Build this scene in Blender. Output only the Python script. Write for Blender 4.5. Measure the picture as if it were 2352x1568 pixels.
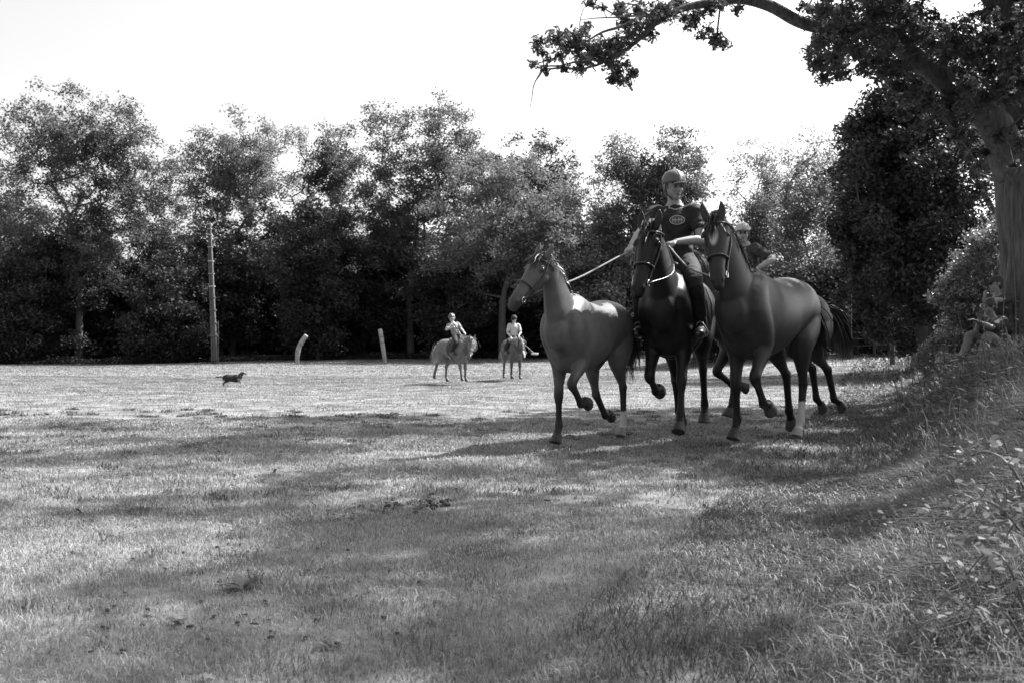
import bpy, bmesh, math, random
import numpy as np
from mathutils import Vector, Matrix
from mathutils.bvhtree import BVHTree
PI = math.pi
R = math.radians
V = Vector
for o in list(bpy.data.objects): bpy.data.objects.remove(o)
SC = bpy.context.scene
C = SC.collection
# ------------------------------------------------------------------ camera, sky, sun, exposure
CAMZ, F, HZ = 0.85, 2287.0, 802.0          # eye height, focal length and horizon row for a 2352 px wide picture
cam_d = bpy.data.cameras.new('camera'); cam = bpy.data.objects.new('camera', cam_d); C.objects.link(cam)
cam_d.lens = 35.0; cam_d.sensor_width = 36.0; cam_d.clip_end = 2000; cam_d.clip_start = .05
cam.location = (0, 0, CAMZ); cam.rotation_euler = (R(90) + math.atan((HZ - 784) / F), 0, 0)
cam_d.dof.use_dof = True; cam_d.dof.focus_distance = 5.5; cam_d.dof.aperture_fstop = 7.0
SC.camera = cam
SUN = V((.84, .54, 0)).normalized(); ELEV = R(49)
SUNV = V((SUN.x * math.cos(ELEV), SUN.y * math.cos(ELEV), math.sin(ELEV)))
w = bpy.data.worlds.new('World'); SC.world = w; w.use_nodes = True
nt = w.node_tree; nt.nodes.clear()
sky = nt.nodes.new('ShaderNodeTexSky'); sky.sky_type = 'NISHITA'; sky.sun_disc = False
sky.sun_elevation = ELEV; sky.sun_rotation = math.atan2(SUN.x, SUN.y)
sky.air_density = 1.0; sky.dust_density = 4.0; sky.ozone_density = 1.0
bw = nt.nodes.new('ShaderNodeRGBToBW'); bg = nt.nodes.new('ShaderNodeBackground'); bg.inputs[1].default_value = .13
wo = nt.nodes.new('ShaderNodeOutputWorld')
nt.links.new(sky.outputs[0], bw.inputs[0]); nt.links.new(bw.outputs[0], bg.inputs[0]); nt.links.new(bg.outputs[0], wo.inputs[0])
sl = bpy.data.lights.new('sun', 'SUN'); sl.energy = 5.0; sl.angle = R(.55)
so = bpy.data.objects.new('sun', sl); C.objects.link(so); so.rotation_euler = SUNV.to_track_quat('Z', 'Y').to_euler()
SC.view_settings.view_transform = 'Standard'; SC.view_settings.look = 'None'; SC.view_settings.gamma = 1
SC.view_settings.exposure = 1.45
SC.render.engine = 'CYCLES'
SC.cycles.max_bounces = 6; SC.cycles.transparent_max_bounces = 4; SC.cycles.diffuse_bounces = 3

def W(px, py, d):                            # picture column, row and distance to a point in the field
    return V(((px - 1176) / F * d, d, CAMZ + (HZ - py) / F * d))
def sm(a, b, x):
    t = np.clip((x - a) / (b - a), 0, 1); return t * t * (3 - 2 * t)
def verge(x, y): return x - (0.75 + (y - 2.5) * .397)
def gz(x, y):
    x = np.asarray(x, float); y = np.asarray(y, float)
    e = verge(x, y)
    z = .02 * np.sin(.35 * x + .22 * y + 1) + .008 * np.sin(2.1 * x + 1.3) * np.sin(1.7 * y) + .004 * np.sin(6.1 * x + 2 * y) * np.sin(5.3 * y - x)
    z = z + .33 * sm(40, 60, y) * sm(-24, -5, x) + .62 * sm(19, 40, y) * sm(5, 13, x)
    z = z + (.66 * sm(0, 2.5, e) + .25 * sm(2, 9, e)) * (1 - sm(20, 32, y))
    return z
def G(x, y, dz=0): return V((x, y, float(gz(x, y)) + dz))

# ------------------------------------------------------------------ materials (a black and white photograph: every colour is a grey)
def newmat(name):
    m = bpy.data.materials.new(name); m.use_nodes = True; m.node_tree.nodes.clear(); return m, m.node_tree
def mat(name, lo, hi=None, scale=8, rough=.7, bump=0, bscale=None, stretch=(1, 1, 1), attr=None, spec=.4, sheen=0):
    m, t = newmat(name); N = t.nodes; L = t.links
    out = N.new('ShaderNodeOutputMaterial'); p = N.new('ShaderNodeBsdfPrincipled'); L.new(p.outputs[0], out.inputs[0])
    p.inputs['Roughness'].default_value = rough; p.inputs['Specular IOR Level'].default_value = spec
    if sheen: p.inputs['Sheen Weight'].default_value = sheen
    hi = lo if hi is None else hi
    tc = N.new('ShaderNodeTexCoord'); mp = N.new('ShaderNodeMapping'); mp.inputs['Scale'].default_value = stretch
    L.new(tc.outputs['Object'], mp.inputs[0])
    n = N.new('ShaderNodeTexNoise'); n.inputs['Scale'].default_value = scale; n.inputs['Detail'].default_value = 6; L.new(mp.outputs[0], n.inputs[0])
    mr = N.new('ShaderNodeMapRange'); mr.inputs[1].default_value = .3; mr.inputs[2].default_value = .7; L.new(n.outputs[0], mr.inputs[0])
    if attr:
        a = N.new('ShaderNodeAttribute'); a.attribute_name = attr
        mr.inputs[3].default_value = .8; mr.inputs[4].default_value = 1.2
        mu = N.new('ShaderNodeMath'); mu.operation = 'MULTIPLY'; L.new(a.outputs['Fac'], mu.inputs[0]); L.new(mr.outputs[0], mu.inputs[1])
        L.new(mu.outputs[0], p.inputs['Base Color'])
    else:
        mr.inputs[3].default_value = lo; mr.inputs[4].default_value = hi
        L.new(mr.outputs[0], p.inputs['Base Color'])
    if bump:
        n2 = N.new('ShaderNodeTexNoise'); n2.inputs['Scale'].default_value = bscale or scale * 3; n2.inputs['Detail'].default_value = 5; L.new(mp.outputs[0], n2.inputs[0])
        b = N.new('ShaderNodeBump'); b.inputs['Strength'].default_value = bump; b.inputs['Distance'].default_value = .02
        L.new(n2.outputs[0], b.inputs['Height']); L.new(b.outputs[0], p.inputs['Normal'])
    return m
def leafmat(name, lo, hi, trans=.35, rough=.45, spec=.4, patch=0):
    m, t = newmat(name); N = t.nodes; L = t.links
    out = N.new('ShaderNodeOutputMaterial'); p = N.new('ShaderNodeBsdfPrincipled'); tr = N.new('ShaderNodeBsdfTranslucent'); mx = N.new('ShaderNodeMixShader')
    g = N.new('ShaderNodeNewGeometry'); mr = N.new('ShaderNodeMapRange'); mr.inputs[3].default_value = lo; mr.inputs[4].default_value = hi
    L.new(g.outputs['Random Per Island'], mr.inputs[0]); src = mr.outputs[0]
    if patch:
        tc = N.new('ShaderNodeTexCoord'); n = N.new('ShaderNodeTexNoise'); n.inputs['Scale'].default_value = patch; n.inputs['Detail'].default_value = 4
        L.new(tc.outputs['Object'], n.inputs[0]); r2 = N.new('ShaderNodeMapRange'); r2.inputs[1].default_value = .3; r2.inputs[2].default_value = .7; r2.inputs[3].default_value = .6; r2.inputs[4].default_value = 1.35
        L.new(n.outputs[0], r2.inputs[0]); mu = N.new('ShaderNodeMath'); mu.operation = 'MULTIPLY'; L.new(src, mu.inputs[0]); L.new(r2.outputs[0], mu.inputs[1]); src = mu.outputs[0]
    L.new(src, p.inputs['Base Color']); L.new(src, tr.inputs[0])
    p.inputs['Roughness'].default_value = rough; p.inputs['Specular IOR Level'].default_value = spec
    mx.inputs[0].default_value = trans; L.new(p.outputs[0], mx.inputs[1]); L.new(tr.outputs[0], mx.inputs[2]); L.new(mx.outputs[0], out.inputs[0])
    return m
M = {}
M['ground'] = mat('turf_soil', .06, .25, 2.1, .95, .8, 40, spec=.1)
M['grass'] = leafmat('grass_blades', .12, .42, .45, .5, .3, patch=.9)
M['grassfar'] = leafmat('far_grass_blades', .15, .25, .45, .7, .1, patch=.5)
M['longgrass'] = leafmat('verge_grass', .055, .17, .40, .5, .3, patch=1.5)
M['dry'] = leafmat('dry_grass', .20, .38, .3, .6, .2)
M['leaf'] = leafmat('tree_leaf', .075, .135, .42, .6, .25)
M['leaflight'] = leafmat('pale_tree_leaf', .11, .19, .46, .6, .25)
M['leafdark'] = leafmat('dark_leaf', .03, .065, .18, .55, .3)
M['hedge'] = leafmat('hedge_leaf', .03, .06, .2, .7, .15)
M['oakleaf'] = leafmat('oak_leaf', .045, .11, .42, .45, .4)
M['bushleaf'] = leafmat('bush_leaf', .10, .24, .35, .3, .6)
M['nettle'] = leafmat('weed_leaf', .06, .15, .35, .6, .2)
M['bramble'] = leafmat('bramble_leaf', .08, .18, .30, .6, .2)
M['bark'] = mat('oak_bark', .05, .13, 7, .9, 1.0, 14, (3.0, 3.0, .35), spec=.2)
M['barkfar'] = mat('tree_bark', .05, .11, 5, .9, .5, 12, (2, 2, .4), spec=.2)
M['twig'] = mat('dead_twig', .10, .2, 9, .85)
M['stem'] = mat('plant_stem', .09, .18, 9, .6)
M['coat'] = mat('horse_coat', .1, .1, 9, .46, .06, 90, attr='tone', spec=.24)
M['skin'] = mat('skin', .1, .1, 20, .5, .05, 80, attr='tone')
M['hairdark'] = mat('dark_mane', .012, .035, 14, .45, spec=.5)
M['hairlight'] = leafmat('flaxen_mane', .28, .5, .25, .45, .5)
M['hair'] = mat('hair', .02, .05, 30, .5)
M['leather'] = mat('tack_leather', .018, .03, 20, .35, .1, spec=.6)
M['saddle'] = mat('saddle_leather', .03, .05, 20, .35, .15, spec=.6)
M['pad'] = mat('saddle_pad', .45, .55, 30, .85, .2)
M['metal'] = mat('bit_metal', .6, .65, 20, .25); M['metal'].node_tree.nodes['Principled BSDF'].inputs['Metallic'].default_value = 1
M['iron'] = mat('stirrup_metal', .12, .16, 20, .35, spec=.8)
M['hoof'] = mat('dark_hoof', .02, .05, 30, .55); M['hoofpale'] = mat('pale_hoof', .14, .26, 30, .55)
M['rope'] = mat('lead_rope', .16, .26, 60, .8, .3)
M['black_cloth'] = mat('black_cloth', .010, .020, 12, .85, .5, 14)
M['dark_cloth'] = mat('dark_cloth', .028, .05, 12, .85, .5, 14)
M['grey_cloth'] = mat('grey_cloth', .16, .24, 12, .85, .5, 14)
M['pale_cloth'] = mat('pale_cloth', .12, .18, 10, .85, .6, 12)
M['boot'] = mat('boot_leather', .012, .025, 12, .28, .1, spec=.7)
M['badge'] = mat('shirt_badge', .06, .09, 60, .7)
M['badgelight'] = mat('shirt_badge_print', .35, .45, 60, .7)
M['helmetdark'] = mat('dark_helmet', .012, .02, 20, .8)
M['helmetgrey'] = mat('grey_helmet', .07, .10, 20, .4)
M['helmetpale'] = mat('pale_helmet', .38, .45, 20, .3)
M['stripe'] = mat('helmet_stripe', .35, .42, 20, .35)
M['concrete'] = mat('pole_concrete', .09, .15, 4, .85, .4, 25)
M['band'] = mat('pole_band', .3, .42, 10, .5)
M['padding'] = mat('post_padding', .26, .36, 5, .8, .3)
M['wood'] = mat('fence_wood', .035, .07, 6, .85, .4, 20, (2, 2, .4))
M['wire'] = mat('fence_wire', .06, .1, 5, .5)
M['eye'] = mat('eye_gloss', .01, .012, 5, .08, spec=.8)
M['cane'] = mat('mallet_cane', .16, .24, 10, .5)
M['canehead'] = mat('mallet_head', .5, .6, 10, .5)
M['phone'] = mat('phone_case', .12, .15, 10, .3)
M['clod'] = mat('soil_clod', .03, .08, 20, .95, .8, 60)
def stripemat():
    m, t = newmat('striped_cloth'); N = t.nodes; L = t.links
    out = N.new('ShaderNodeOutputMaterial'); p = N.new('ShaderNodeBsdfPrincipled'); L.new(p.outputs[0], out.inputs[0]); p.inputs['Roughness'].default_value = .85
    tc = N.new('ShaderNodeTexCoord'); sp = N.new('ShaderNodeSeparateXYZ'); L.new(tc.outputs['Object'], sp.inputs[0])
    a = N.new('ShaderNodeMath'); a.operation = 'MULTIPLY'; a.inputs[1].default_value = 235; L.new(sp.outputs[2], a.inputs[0])
    s = N.new('ShaderNodeMath'); s.operation = 'SINE'; L.new(a.outputs[0], s.inputs[0])
    r = N.new('ShaderNodeMapRange'); r.inputs[1].default_value = .1; r.inputs[2].default_value = .5; r.inputs[3].default_value = .66; r.inputs[4].default_value = .2; L.new(s.outputs[0], r.inputs[0])
    L.new(r.outputs[0], p.inputs['Base Color']); return m
M['striped'] = stripemat()

# ------------------------------------------------------------------ object helpers
def tag(o, label, cat, group=None, kind=None):
    if label: o['label'] = label
    if cat: o['category'] = cat
    if group: o['group'] = group
    if kind: o['kind'] = kind
    return o
def thing(name, label, cat, loc=(0, 0, 0), rz=0, group=None):
    o = bpy.data.objects.new(name, None); C.objects.link(o); o.empty_display_size = .2
    o.location = loc; o.rotation_euler = (0, 0, rz)
    return tag(o, label, cat, group)
def link(name, me, m, parent=None, smooth=True):
    o = bpy.data.objects.new(name, me); C.objects.link(o)
    if m is not None: me.materials.append(m)
    if parent is not None: o.parent = parent
    if smooth: me.polygons.foreach_set('use_smooth', np.ones(len(me.polygons), bool))
    return o
def obj(name, bm, m, parent=None, smooth=True):
    me = bpy.data.meshes.new(name); bm.normal_update(); bm.to_mesh(me); bm.free()
    return link(name, me, m, parent, smooth)
def npmesh(name, verts, groups):             # groups: list of (n_faces x k) index arrays
    me = bpy.data.meshes.new(name)
    verts = np.ascontiguousarray(verts, dtype=np.float32)
    me.vertices.add(len(verts)); me.vertices.foreach_set('co', verts.ravel())
    li = np.concatenate([g.ravel() for g in groups]).astype(np.int32)
    tot = np.concatenate([np.full(len(g), g.shape[1], np.int32) for g in groups])
    st = np.concatenate([[0], np.cumsum(tot)[:-1]]).astype(np.int32)
    me.loops.add(len(li)); me.loops.foreach_set('vertex_index', li)
    me.polygons.add(len(tot)); me.polygons.foreach_set('loop_start', st); me.polygons.foreach_set('loop_total', tot)
    me.update(calc_edges=True); return me
def catmull(P, k):
    P = [np.array(p, float) for p in P]
    if len(P) < 3: return [P[0] * (1 - t) + P[1] * t for t in np.linspace(0, 1, k + 1)]
    Q = [2 * P[0] - P[1]] + P + [2 * P[-1] - P[-2]]; out = []
    for i in range(1, len(Q) - 2):
        for j in range(k):
            t = j / k; a, b, c, d = Q[i - 1], Q[i], Q[i + 1], Q[i + 2]
            out.append(.5 * ((2 * b) + (c - a) * t + (2 * a - 5 * b + 4 * c - d) * t * t + (3 * b - a - 3 * c + d) * t ** 3))
    out.append(P[-1]); return out
def loft(bm, pts, rad, side=(0, 1, 0), n=14, k=4, rnd=.6):
    """closed tube through pts; rad = (half width along side, half depth); k steps between points"""
    rad = [(r, r) if not isinstance(r, (tuple, list)) else r for r in rad]
    st = catmull([tuple(p) + tuple(r) for p, r in zip(pts, rad)], k)
    P = [V(s[:3]) for s in st]; A = [max(.001, s[3]) for s in st]; B = [max(.001, s[4]) for s in st]
    t0 = (P[1] - P[0]).normalized(); t1 = (P[-1] - P[-2]).normalized()
    if rnd:
        for q in (.55, .95):
            e = math.sqrt(1 - q * q)
            P.insert(0, P[0 if q == .55 else 1] * 1 - t0 * min(A[0], B[0]) * 0); P.pop(0)
        hp, ha, hb = P[0], A[0], B[0]; tp, ta, tb = P[-1], A[-1], B[-1]
        for q in (.5, .85, .98):
            e = math.sqrt(1 - q * q)
            P.insert(0, hp - t0 * min(ha, hb) * q * rnd * 1.4); A.insert(0, ha * e); B.insert(0, hb * e)
            P.append(tp + t1 * min(ta, tb) * q * rnd * 1.4); A.append(ta * e); B.append(tb * e)
    side = V(side); rings = []
    for i, p in enumerate(P):
        t = (P[min(i + 1, len(P) - 1)] - P[max(i - 1, 0)])
        t = t.normalized() if t.length > 1e-9 else t0
        s = side - t * side.dot(t)
        s = s.normalized() if s.length > 1e-4 else t.orthogonal().normalized()
        u = t.cross(s)
        rings.append([bm.verts.new(p + s * (A[i] * math.cos(a)) + u * (B[i] * math.sin(a))) for a in [2 * PI * j / n for j in range(n)]])
    for a, b in zip(rings, rings[1:]):
        for j in range(n): bm.faces.new((a[j], a[(j + 1) % n], b[(j + 1) % n], b[j]))
    bm.faces.new(rings[0][::-1]); bm.faces.new(rings[-1])
def ball(bm, c, r, rot=None, seg=14):
    r = r if isinstance(r, (tuple, list)) else (r, r, r)
    m = Matrix.Translation(V(c)) @ (rot.to_4x4() if rot else Matrix()) @ Matrix.Diagonal((*r, 1))
    bmesh.ops.create_uvsphere(bm, u_segments=seg, v_segments=seg - 4, radius=1, matrix=m)
def box(bm, c, s, rot=None):
    m = Matrix.Translation(V(c)) @ (rot.to_4x4() if rot else Matrix()) @ Matrix.Diagonal((*s, 1))
    bmesh.ops.create_cube(bm, size=1, matrix=m)
def tube(pts, r, n=8, k=4, side=(0, .3, 1)):
    bm = bmesh.new(); loft(bm, pts, [r] * len(pts) if not isinstance(r, list) else r, side, n, k, .3); return bm
def remesh(bm, voxel, it=5, fac=.5):
    me = bpy.data.meshes.new('tmp'); bm.normal_update(); bmesh.ops.recalc_face_normals(bm, faces=bm.faces[:]); bm.to_mesh(me); bm.free()
    o = bpy.data.objects.new('tmp', me); C.objects.link(o)
    a = o.modifiers.new('r', 'REMESH'); a.mode = 'VOXEL'; a.voxel_size = voxel; a.use_smooth_shade = True
    if it: b = o.modifiers.new('s', 'SMOOTH'); b.factor = fac; b.iterations = it
    dg = bpy.context.evaluated_depsgraph_get(); dg.update()
    res = bpy.data.meshes.new_from_object(o.evaluated_get(dg)); res.name = 'figure'
    bpy.data.objects.remove(o); bpy.data.meshes.remove(me); return res
def co_of(me):
    a = np.empty(len(me.vertices) * 3, np.float32); me.vertices.foreach_get('co', a); return a.reshape(-1, 3)
def set_tone(me, t):
    at = me.attributes.new('tone', 'FLOAT', 'POINT'); at.data.foreach_set('value', t.astype(np.float32))
def segdist(c, a, b):
    a = np.array(a); b = np.array(b); ab = b - a; t = np.clip(((c - a) @ ab) / max(ab @ ab, 1e-9), 0, 1)
    return np.linalg.norm(c - (a + t[:, None] * ab), axis=1), t
def frame(f, u):                              # rotation with x = f, z about u
    f = V(f).normalized(); l = V(u).cross(f).normalized(); u = f.cross(l)
    return Matrix((f, l, u)).transposed()
def ik(a, t, l1, l2, pole):
    a = V(a); t = V(t); d = t - a; L = min(d.length, (l1 + l2) * .995); d.normalize(); t = a + d * L
    x = (l1 * l1 - l2 * l2 + L * L) / (2 * L); h = math.sqrt(max(0, l1 * l1 - x * x))
    p = V(pole) - d * V(pole).dot(d); p.normalize(); return a + d * x + p * h, t

# ------------------------------------------------------------------ ground: one sheet to the horizon
def axis(a, b, s0, g):
    v = [0.]; s = s0
    while v[-1] < b: v.append(v[-1] + s); s *= g
    u = [0.]; s = s0
    while u[-1] > a: u.append(u[-1] - s); s *= g
    return np.array(sorted(set(u + v)))
xs = axis(-500, 500, .16, 1.028); ys = axis(-20, 900, .14, 1.022)
X, Y = np.meshgrid(xs, ys); Z = gz(X, Y)
vv = np.stack([X, Y, Z], -1).reshape(-1, 3); nx = len(xs); ii = (np.arange(len(ys) - 1)[:, None] * nx + np.arange(nx - 1)[None]).ravel()
ground = link('ground', npmesh('ground', vv, [np.stack([ii, ii + 1, ii + nx + 1, ii + nx], 1)]), M['ground']); tag(ground, 'mown grass field with a rough bank on its right', 'ground', kind='structure')

# ------------------------------------------------------------------ grass
rng = np.random.default_rng(7)
def vnoise(x, y, s=0):
    return (np.sin(1.3 * x + 2.1 * y + s) + np.sin(2.7 * x - 1.1 * y + 1.7 * s) + np.sin(.6 * x + 3.7 * y + 2 + s) + np.sin(4.1 * x + 1.9 * y + s * .3)) / 4
def blades(name, x, y, h, wd, bend, m, label, two=True, lean=(0, 0)):
    n = len(x); a = rng.uniform(0, 2 * PI, n); z = gz(x, y)
    b = a + rng.normal(0, .9, n) + PI / 2
    dx, dy = np.cos(a) * wd / 2, np.sin(a) * wd / 2
    bx, by = np.cos(b) * bend * h + lean[0] * h, np.sin(b) * bend * h + lean[1] * h
    base = np.stack([x, y, z - .004], -1)
    D = np.stack([dx, dy, np.zeros(n)], -1)
    mid = base + np.stack([bx * .3, by * .3, h * .6], -1); tip = base + np.stack([bx, by, h * np.maximum(.35, 1 - bend * .35)], -1)
    if two:
        v = np.stack([base - D, base + D, mid + D * .8, mid - D * .8, tip], 1).reshape(-1, 3); i = np.arange(n)[:, None] * 5
        me = npmesh(name, v, [i + np.array([[0, 1, 2, 3]]), i + np.array([[3, 2, 4]])])
    else:
        v = np.stack([base - D, base + D, tip], 1).reshape(-1, 3); i = np.arange(n)[:, None] * 3
        me = npmesh(name, v, [i + np.array([[0, 1, 2]])])
    o = link(name, me, m); return tag(o, label, 'grass', kind='stuff')
def scatter(n, d0, d1, spread=.62):
    u = rng.uniform(0, 1, n); d = np.sqrt(d0 ** 2 + u * (d1 ** 2 - d0 ** 2)); t = rng.uniform(-spread, spread, n); return t * (d + 2.6), d
def mown(name, n, d0, d1, hmin, hmax, wf, label, two):
    x, d = scatter(n, d0, d1); e = verge(x, d); nz = vnoise(x * 1.1, d * 1.4) + .6 * vnoise(x * 4, d * 4.6, 5)
    keep = (rng.uniform(-1.6, 1.2, n) < nz + .5) & (e < .6) & ((vnoise(x * 2.3, d * 2.7, 11) < .62) | (rng.uniform(0, 1, n) < .25))
    x, d, nz = x[keep], d[keep], nz[keep]; n = len(x)
    h = rng.uniform(hmin, hmax, n) * (1 + .35 * nz); wd = np.maximum(.0028, wf * d) * rng.uniform(.7, 1.3, n)
    return blades(name, x, d, h, wd, rng.uniform(.2, 1.3, n), M['grass' if d1 < 13 else 'grassfar'], label, two)
mown('mown_grass', 400000, .8, 5.2, .014, .036, .0008, 'short mown grass nearest the camera', True)
mown('mown_grass', 380000, 5.2, 12, .018, .042, .0009, 'short mown grass around the running horses', True)
mown('mown_grass', 300000, 12, 32, .02, .045, .0009, 'sunlit short grass around the ponies and dog', False)
mown('mown_grass', 160000, 32, 64, .03, .06, .0010, 'short grass at the far side by the trees', False)
x, d = scatter(36000, 1.9, 11); k = (vnoise(x * .8, d * 1.2, 3) > .1) & (verge(x, d) < .3); x, d = x[k], d[k]
blades('dry_grass', x, d, rng.uniform(.02, .05, len(x)), np.full(len(x), .004), rng.uniform(1.2, 2.6, len(x)), M['dry'], 'pale dry cut grass lying on the turf')
# tufts that stand a little higher than the mown turf
cx, cd = scatter(420, 2.2, 14); k = verge(cx, cd) < .8; cx, cd = cx[k], cd[k]
tx = np.repeat(cx, 55) + rng.normal(0, .05, len(cx) * 55); td = np.repeat(cd, 55) + rng.normal(0, .05, len(cx) * 55)
blades('grass_tuft', tx, td, rng.uniform(.025, .06, len(tx)), np.maximum(.003, .001 * td), rng.uniform(.4, 1.4, len(tx)), M['longgrass'], 'darker coarse tufts in the mown turf')
n = 420; x, d = scatter(n, 1.5, 12); z = gz(x, d) + .012
FALLEN = (x, d, z)
# rough verge
def rough(n, d0, d1, e0, e1, h0, h1, label, wf=.0012, bend=(.4, 1.6), m='longgrass'):
    dd = np.sqrt(rng.uniform(d0 ** 2, d1 ** 2, n)); e = rng.uniform(0, 1, n) ** .8 * (e1 - e0) + e0; xx = e + .75 + (dd - 2.5) * .397
    nz = vnoise(xx * 1.5, dd * 1.5, 9); k = rng.uniform(-1.5, 1, n) < nz + .4; xx, dd, e, nz = xx[k], dd[k], e[k], nz[k]
    h = (h0 + (h1 - h0) * sm(-.4, 1.4, e)) * rng.uniform(.6, 1.3, len(xx)) * (1 + .3 * nz)
    return blades('verge_grass', xx, dd, h, np.maximum(.0035, wf * dd) * rng.uniform(.7, 1.4, len(xx)), rng.uniform(*bend, len(xx)), M[m], label)
rough(170000, .9, 6.5, -.8, 2.4, .05, .34, 'long tangled grass on the near verge')
rough(110000, 6.5, 20, -1.0, 3.6, .06, .42, 'tall rough grass on the bank before the oak')
rough(1600, 2.0, 14, .3, 3.0, .2, .5, 'pale seeding grass stalks on the verge', .0010, (.2, .8), 'dry')
rough(16000, 20, 38, -1.5, 6, .1, .4, 'rough grass beyond the oak by the wire fence', .0014)

# ------------------------------------------------------------------ foliage
DIAMOND = np.array([(0, 0, 0), (.5, .28, .05), (1, 0, 0), (.5, -.28, .05)], float) - (.5, 0, 0)
OVAL = np.array([(0, 0, 0), (.25, .2, .04), (.6, .24, .05), (1, 0, -.04), (.6, -.24, .05), (.25, -.2, .04)], float) - (.3, 0, 0)
OAK = np.array([(0, .02, 0), (.22, .16, .03), (.32, .08, .02), (.48, .27, .05), (.58, .12, .02), (.78, .24, .04), (.86, .1, 0), (1, 0, -.04), (.86, -.1, 0), (.78, -.24, .04), (.58, -.12, .02), (.48, -.27, .05), (.32, -.08, .02), (.22, -.16, .03)], float) - (.3, 0, 0)
def leafmesh(name, P, size, tpl, rg, flat=.6, droop=0):
    n = len(P); k = len(tpl)
    P = np.asarray(P, float); nrm = rg.normal(0, 1, (n, 3)); nrm[:, 2] = np.abs(nrm[:, 2]) + flat; nrm /= np.linalg.norm(nrm, axis=1)[:, None]
    t = rg.normal(0, 1, (n, 3)); t[:, 2] -= droop; t -= nrm * (t * nrm).sum(1)[:, None]; t /= np.linalg.norm(t, axis=1)[:, None]
    b = np.cross(nrm, t); s = size * rg.uniform(.6, 1.35, n)
    v = P[:, None] + s[:, None, None] * (tpl[None, :, 0:1] * t[:, None] + tpl[None, :, 1:2] * b[:, None] + tpl[None, :, 2:3] * nrm[:, None])
    return npmesh(name, v.reshape(-1, 3), [np.arange(n * k).reshape(n, k)])
def rods(segs, n=6):                         # segs: (p, q, rp, rq)
    p = np.array([s[0] for s in segs], float); q = np.array([s[1] for s in segs], float)
    rp = np.array([s[2] for s in segs])[:, None, None]; rq = np.array([s[3] for s in segs])[:, None, None]
    t = q - p; L = np.linalg.norm(t, axis=1)[:, None]; t = t / np.maximum(L, 1e-6); p = p - t * .2 * rp[:, 0]; q = q + t * .2 * rq[:, 0]
    a = np.cross(t, np.where(np.abs(t[:, 2:3]) < .9, [[0, 0, 1.]], [[1., 0, 0]])); a /= np.linalg.norm(a, axis=1)[:, None]; b = np.cross(t, a)
    an = np.arange(n) * 2 * PI / n; c = np.cos(an)[None, :, None]; s_ = np.sin(an)[None, :, None]
    rr = a[:, None] * c + b[:, None] * s_
    v = np.concatenate([p[:, None] + rr * rp, q[:, None] + rr * rq], 1).reshape(-1, 3)
    base = np.arange(len(segs))[:, None] * 2 * n; f = []
    for j in range(n): f.append(base + np.array([[j, (j + 1) % n, n + (j + 1) % n, n + j]]))
    return v, np.concatenate(f)
def grow(trunk, tr, cent, rg, tipr=.012, exp=.42, wob=.12):
    """joins the leaf clusters to the trunk by a tree of limbs; trunk = list of points, tr = radii"""
    nodes = [np.array(p, float) for p in trunk]; rad0 = list(tr); par = [-1] + list(range(len(trunk) - 1)); cnt = [0] * len(nodes)
    T = np.array(trunk); order = np.argsort([np.min(np.linalg.norm(T - c, axis=1)) for c in cent]); low = T[:, 2].min()
    for ci in order:
        c = cent[ci]; A = np.array(nodes); dd = c - A; L = np.linalg.norm(dd, axis=1)
        cost = L + np.where(dd[:, 2] < .15 * L, .7 * L, 0) + np.where(A[:, 2] < low + (c[2] - low) * .25, L * .6, 0)
        cost[:len(trunk)] += .6 * (np.arange(len(trunk)) == 0) * L[:len(trunk)]
        j = int(np.argmin(cost)); ns = max(1, int(L[j] / 1.1)); prev = j
        for s in range(1, ns + 1):
            f = s / ns; p = nodes[j] * (1 - f) + c * f
            if s < ns: p = p + rg.normal(0, wob, 3) * min(L[j], 2) + np.array([0, 0, .10 * L[j] * math.sin(f * PI)])
            nodes.append(p); par.append(prev); cnt.append(0); prev = len(nodes) - 1
        k = prev
        while k >= 0: cnt[k] += 1; k = par[k]
    segs = []; nT = len(trunk)
    def rad(i): return rad0[i] if i < nT else tipr * max(cnt[i], 1) ** exp
    for i in range(nT, len(nodes)):
        j = par[i]; rj = min(rad(j), rad(i) * 1.35 + .004) if j >= nT else min(rad0[j], rad(i) * 1.5)
        segs.append((nodes[j], nodes[i], rj, rad(i)))
    return segs
def trunkmesh(pts, radii, rg, n=12, flare=0, k=4):
    bm = bmesh.new(); loft(bm, pts, radii, (0, 1, 0), n, k, .2)
    return bm
def tree(name, label, cat, base, trunk, tr, cent, sig, per, size, tpl=DIAMOND, lm='leaf', bk='barkfar', seed=1, flat=.6, droop=0, group=None, tipr=.012, grown=True):
    rg = np.random.default_rng(seed); base = V(base)
    root = thing(name, label, cat, base, 0, group); b = np.array(base)
    trl = [tuple(np.array(p) - b) for p in trunk]; cl = [np.array(c) - b for c in cent]
    bm = trunkmesh(trl, tr, rg)
    if grown and len(cl):
        pts = catmull([tuple(p) + (r,) for p, r in zip(trl, tr)], 4)
        v, f = rods(grow([p[:3] for p in pts], [p[3] for p in pts], cl, rg, tipr)); bm.from_mesh(npmesh('limbs', v, [f]))
    obj('trunk', bm, M[bk], root)
    cl = np.array(cl); sg = np.broadcast_to(np.asarray(sig, float), (len(cl),)); pn = np.broadcast_to(np.asarray(per, float), (len(cl),))
    cnt = np.maximum(4, (pn * rg.uniform(.5, 1.4, len(cl))).astype(int))
    off = rg.normal(0, 1, (cnt.sum(), 3)); off *= (rg.uniform(.25, 1.15, len(off)) / np.maximum(np.linalg.norm(off, axis=1), .1))[:, None]; off[:, 2] *= .7
    P = np.repeat(cl, cnt, 0) + off * np.repeat(sg, cnt)[:, None]
    P = P[P[:, 2] > .03]
    link('crown', leafmesh('crown', P, size, tpl, rg, flat, droop), M[lm], root)
    return root
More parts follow.
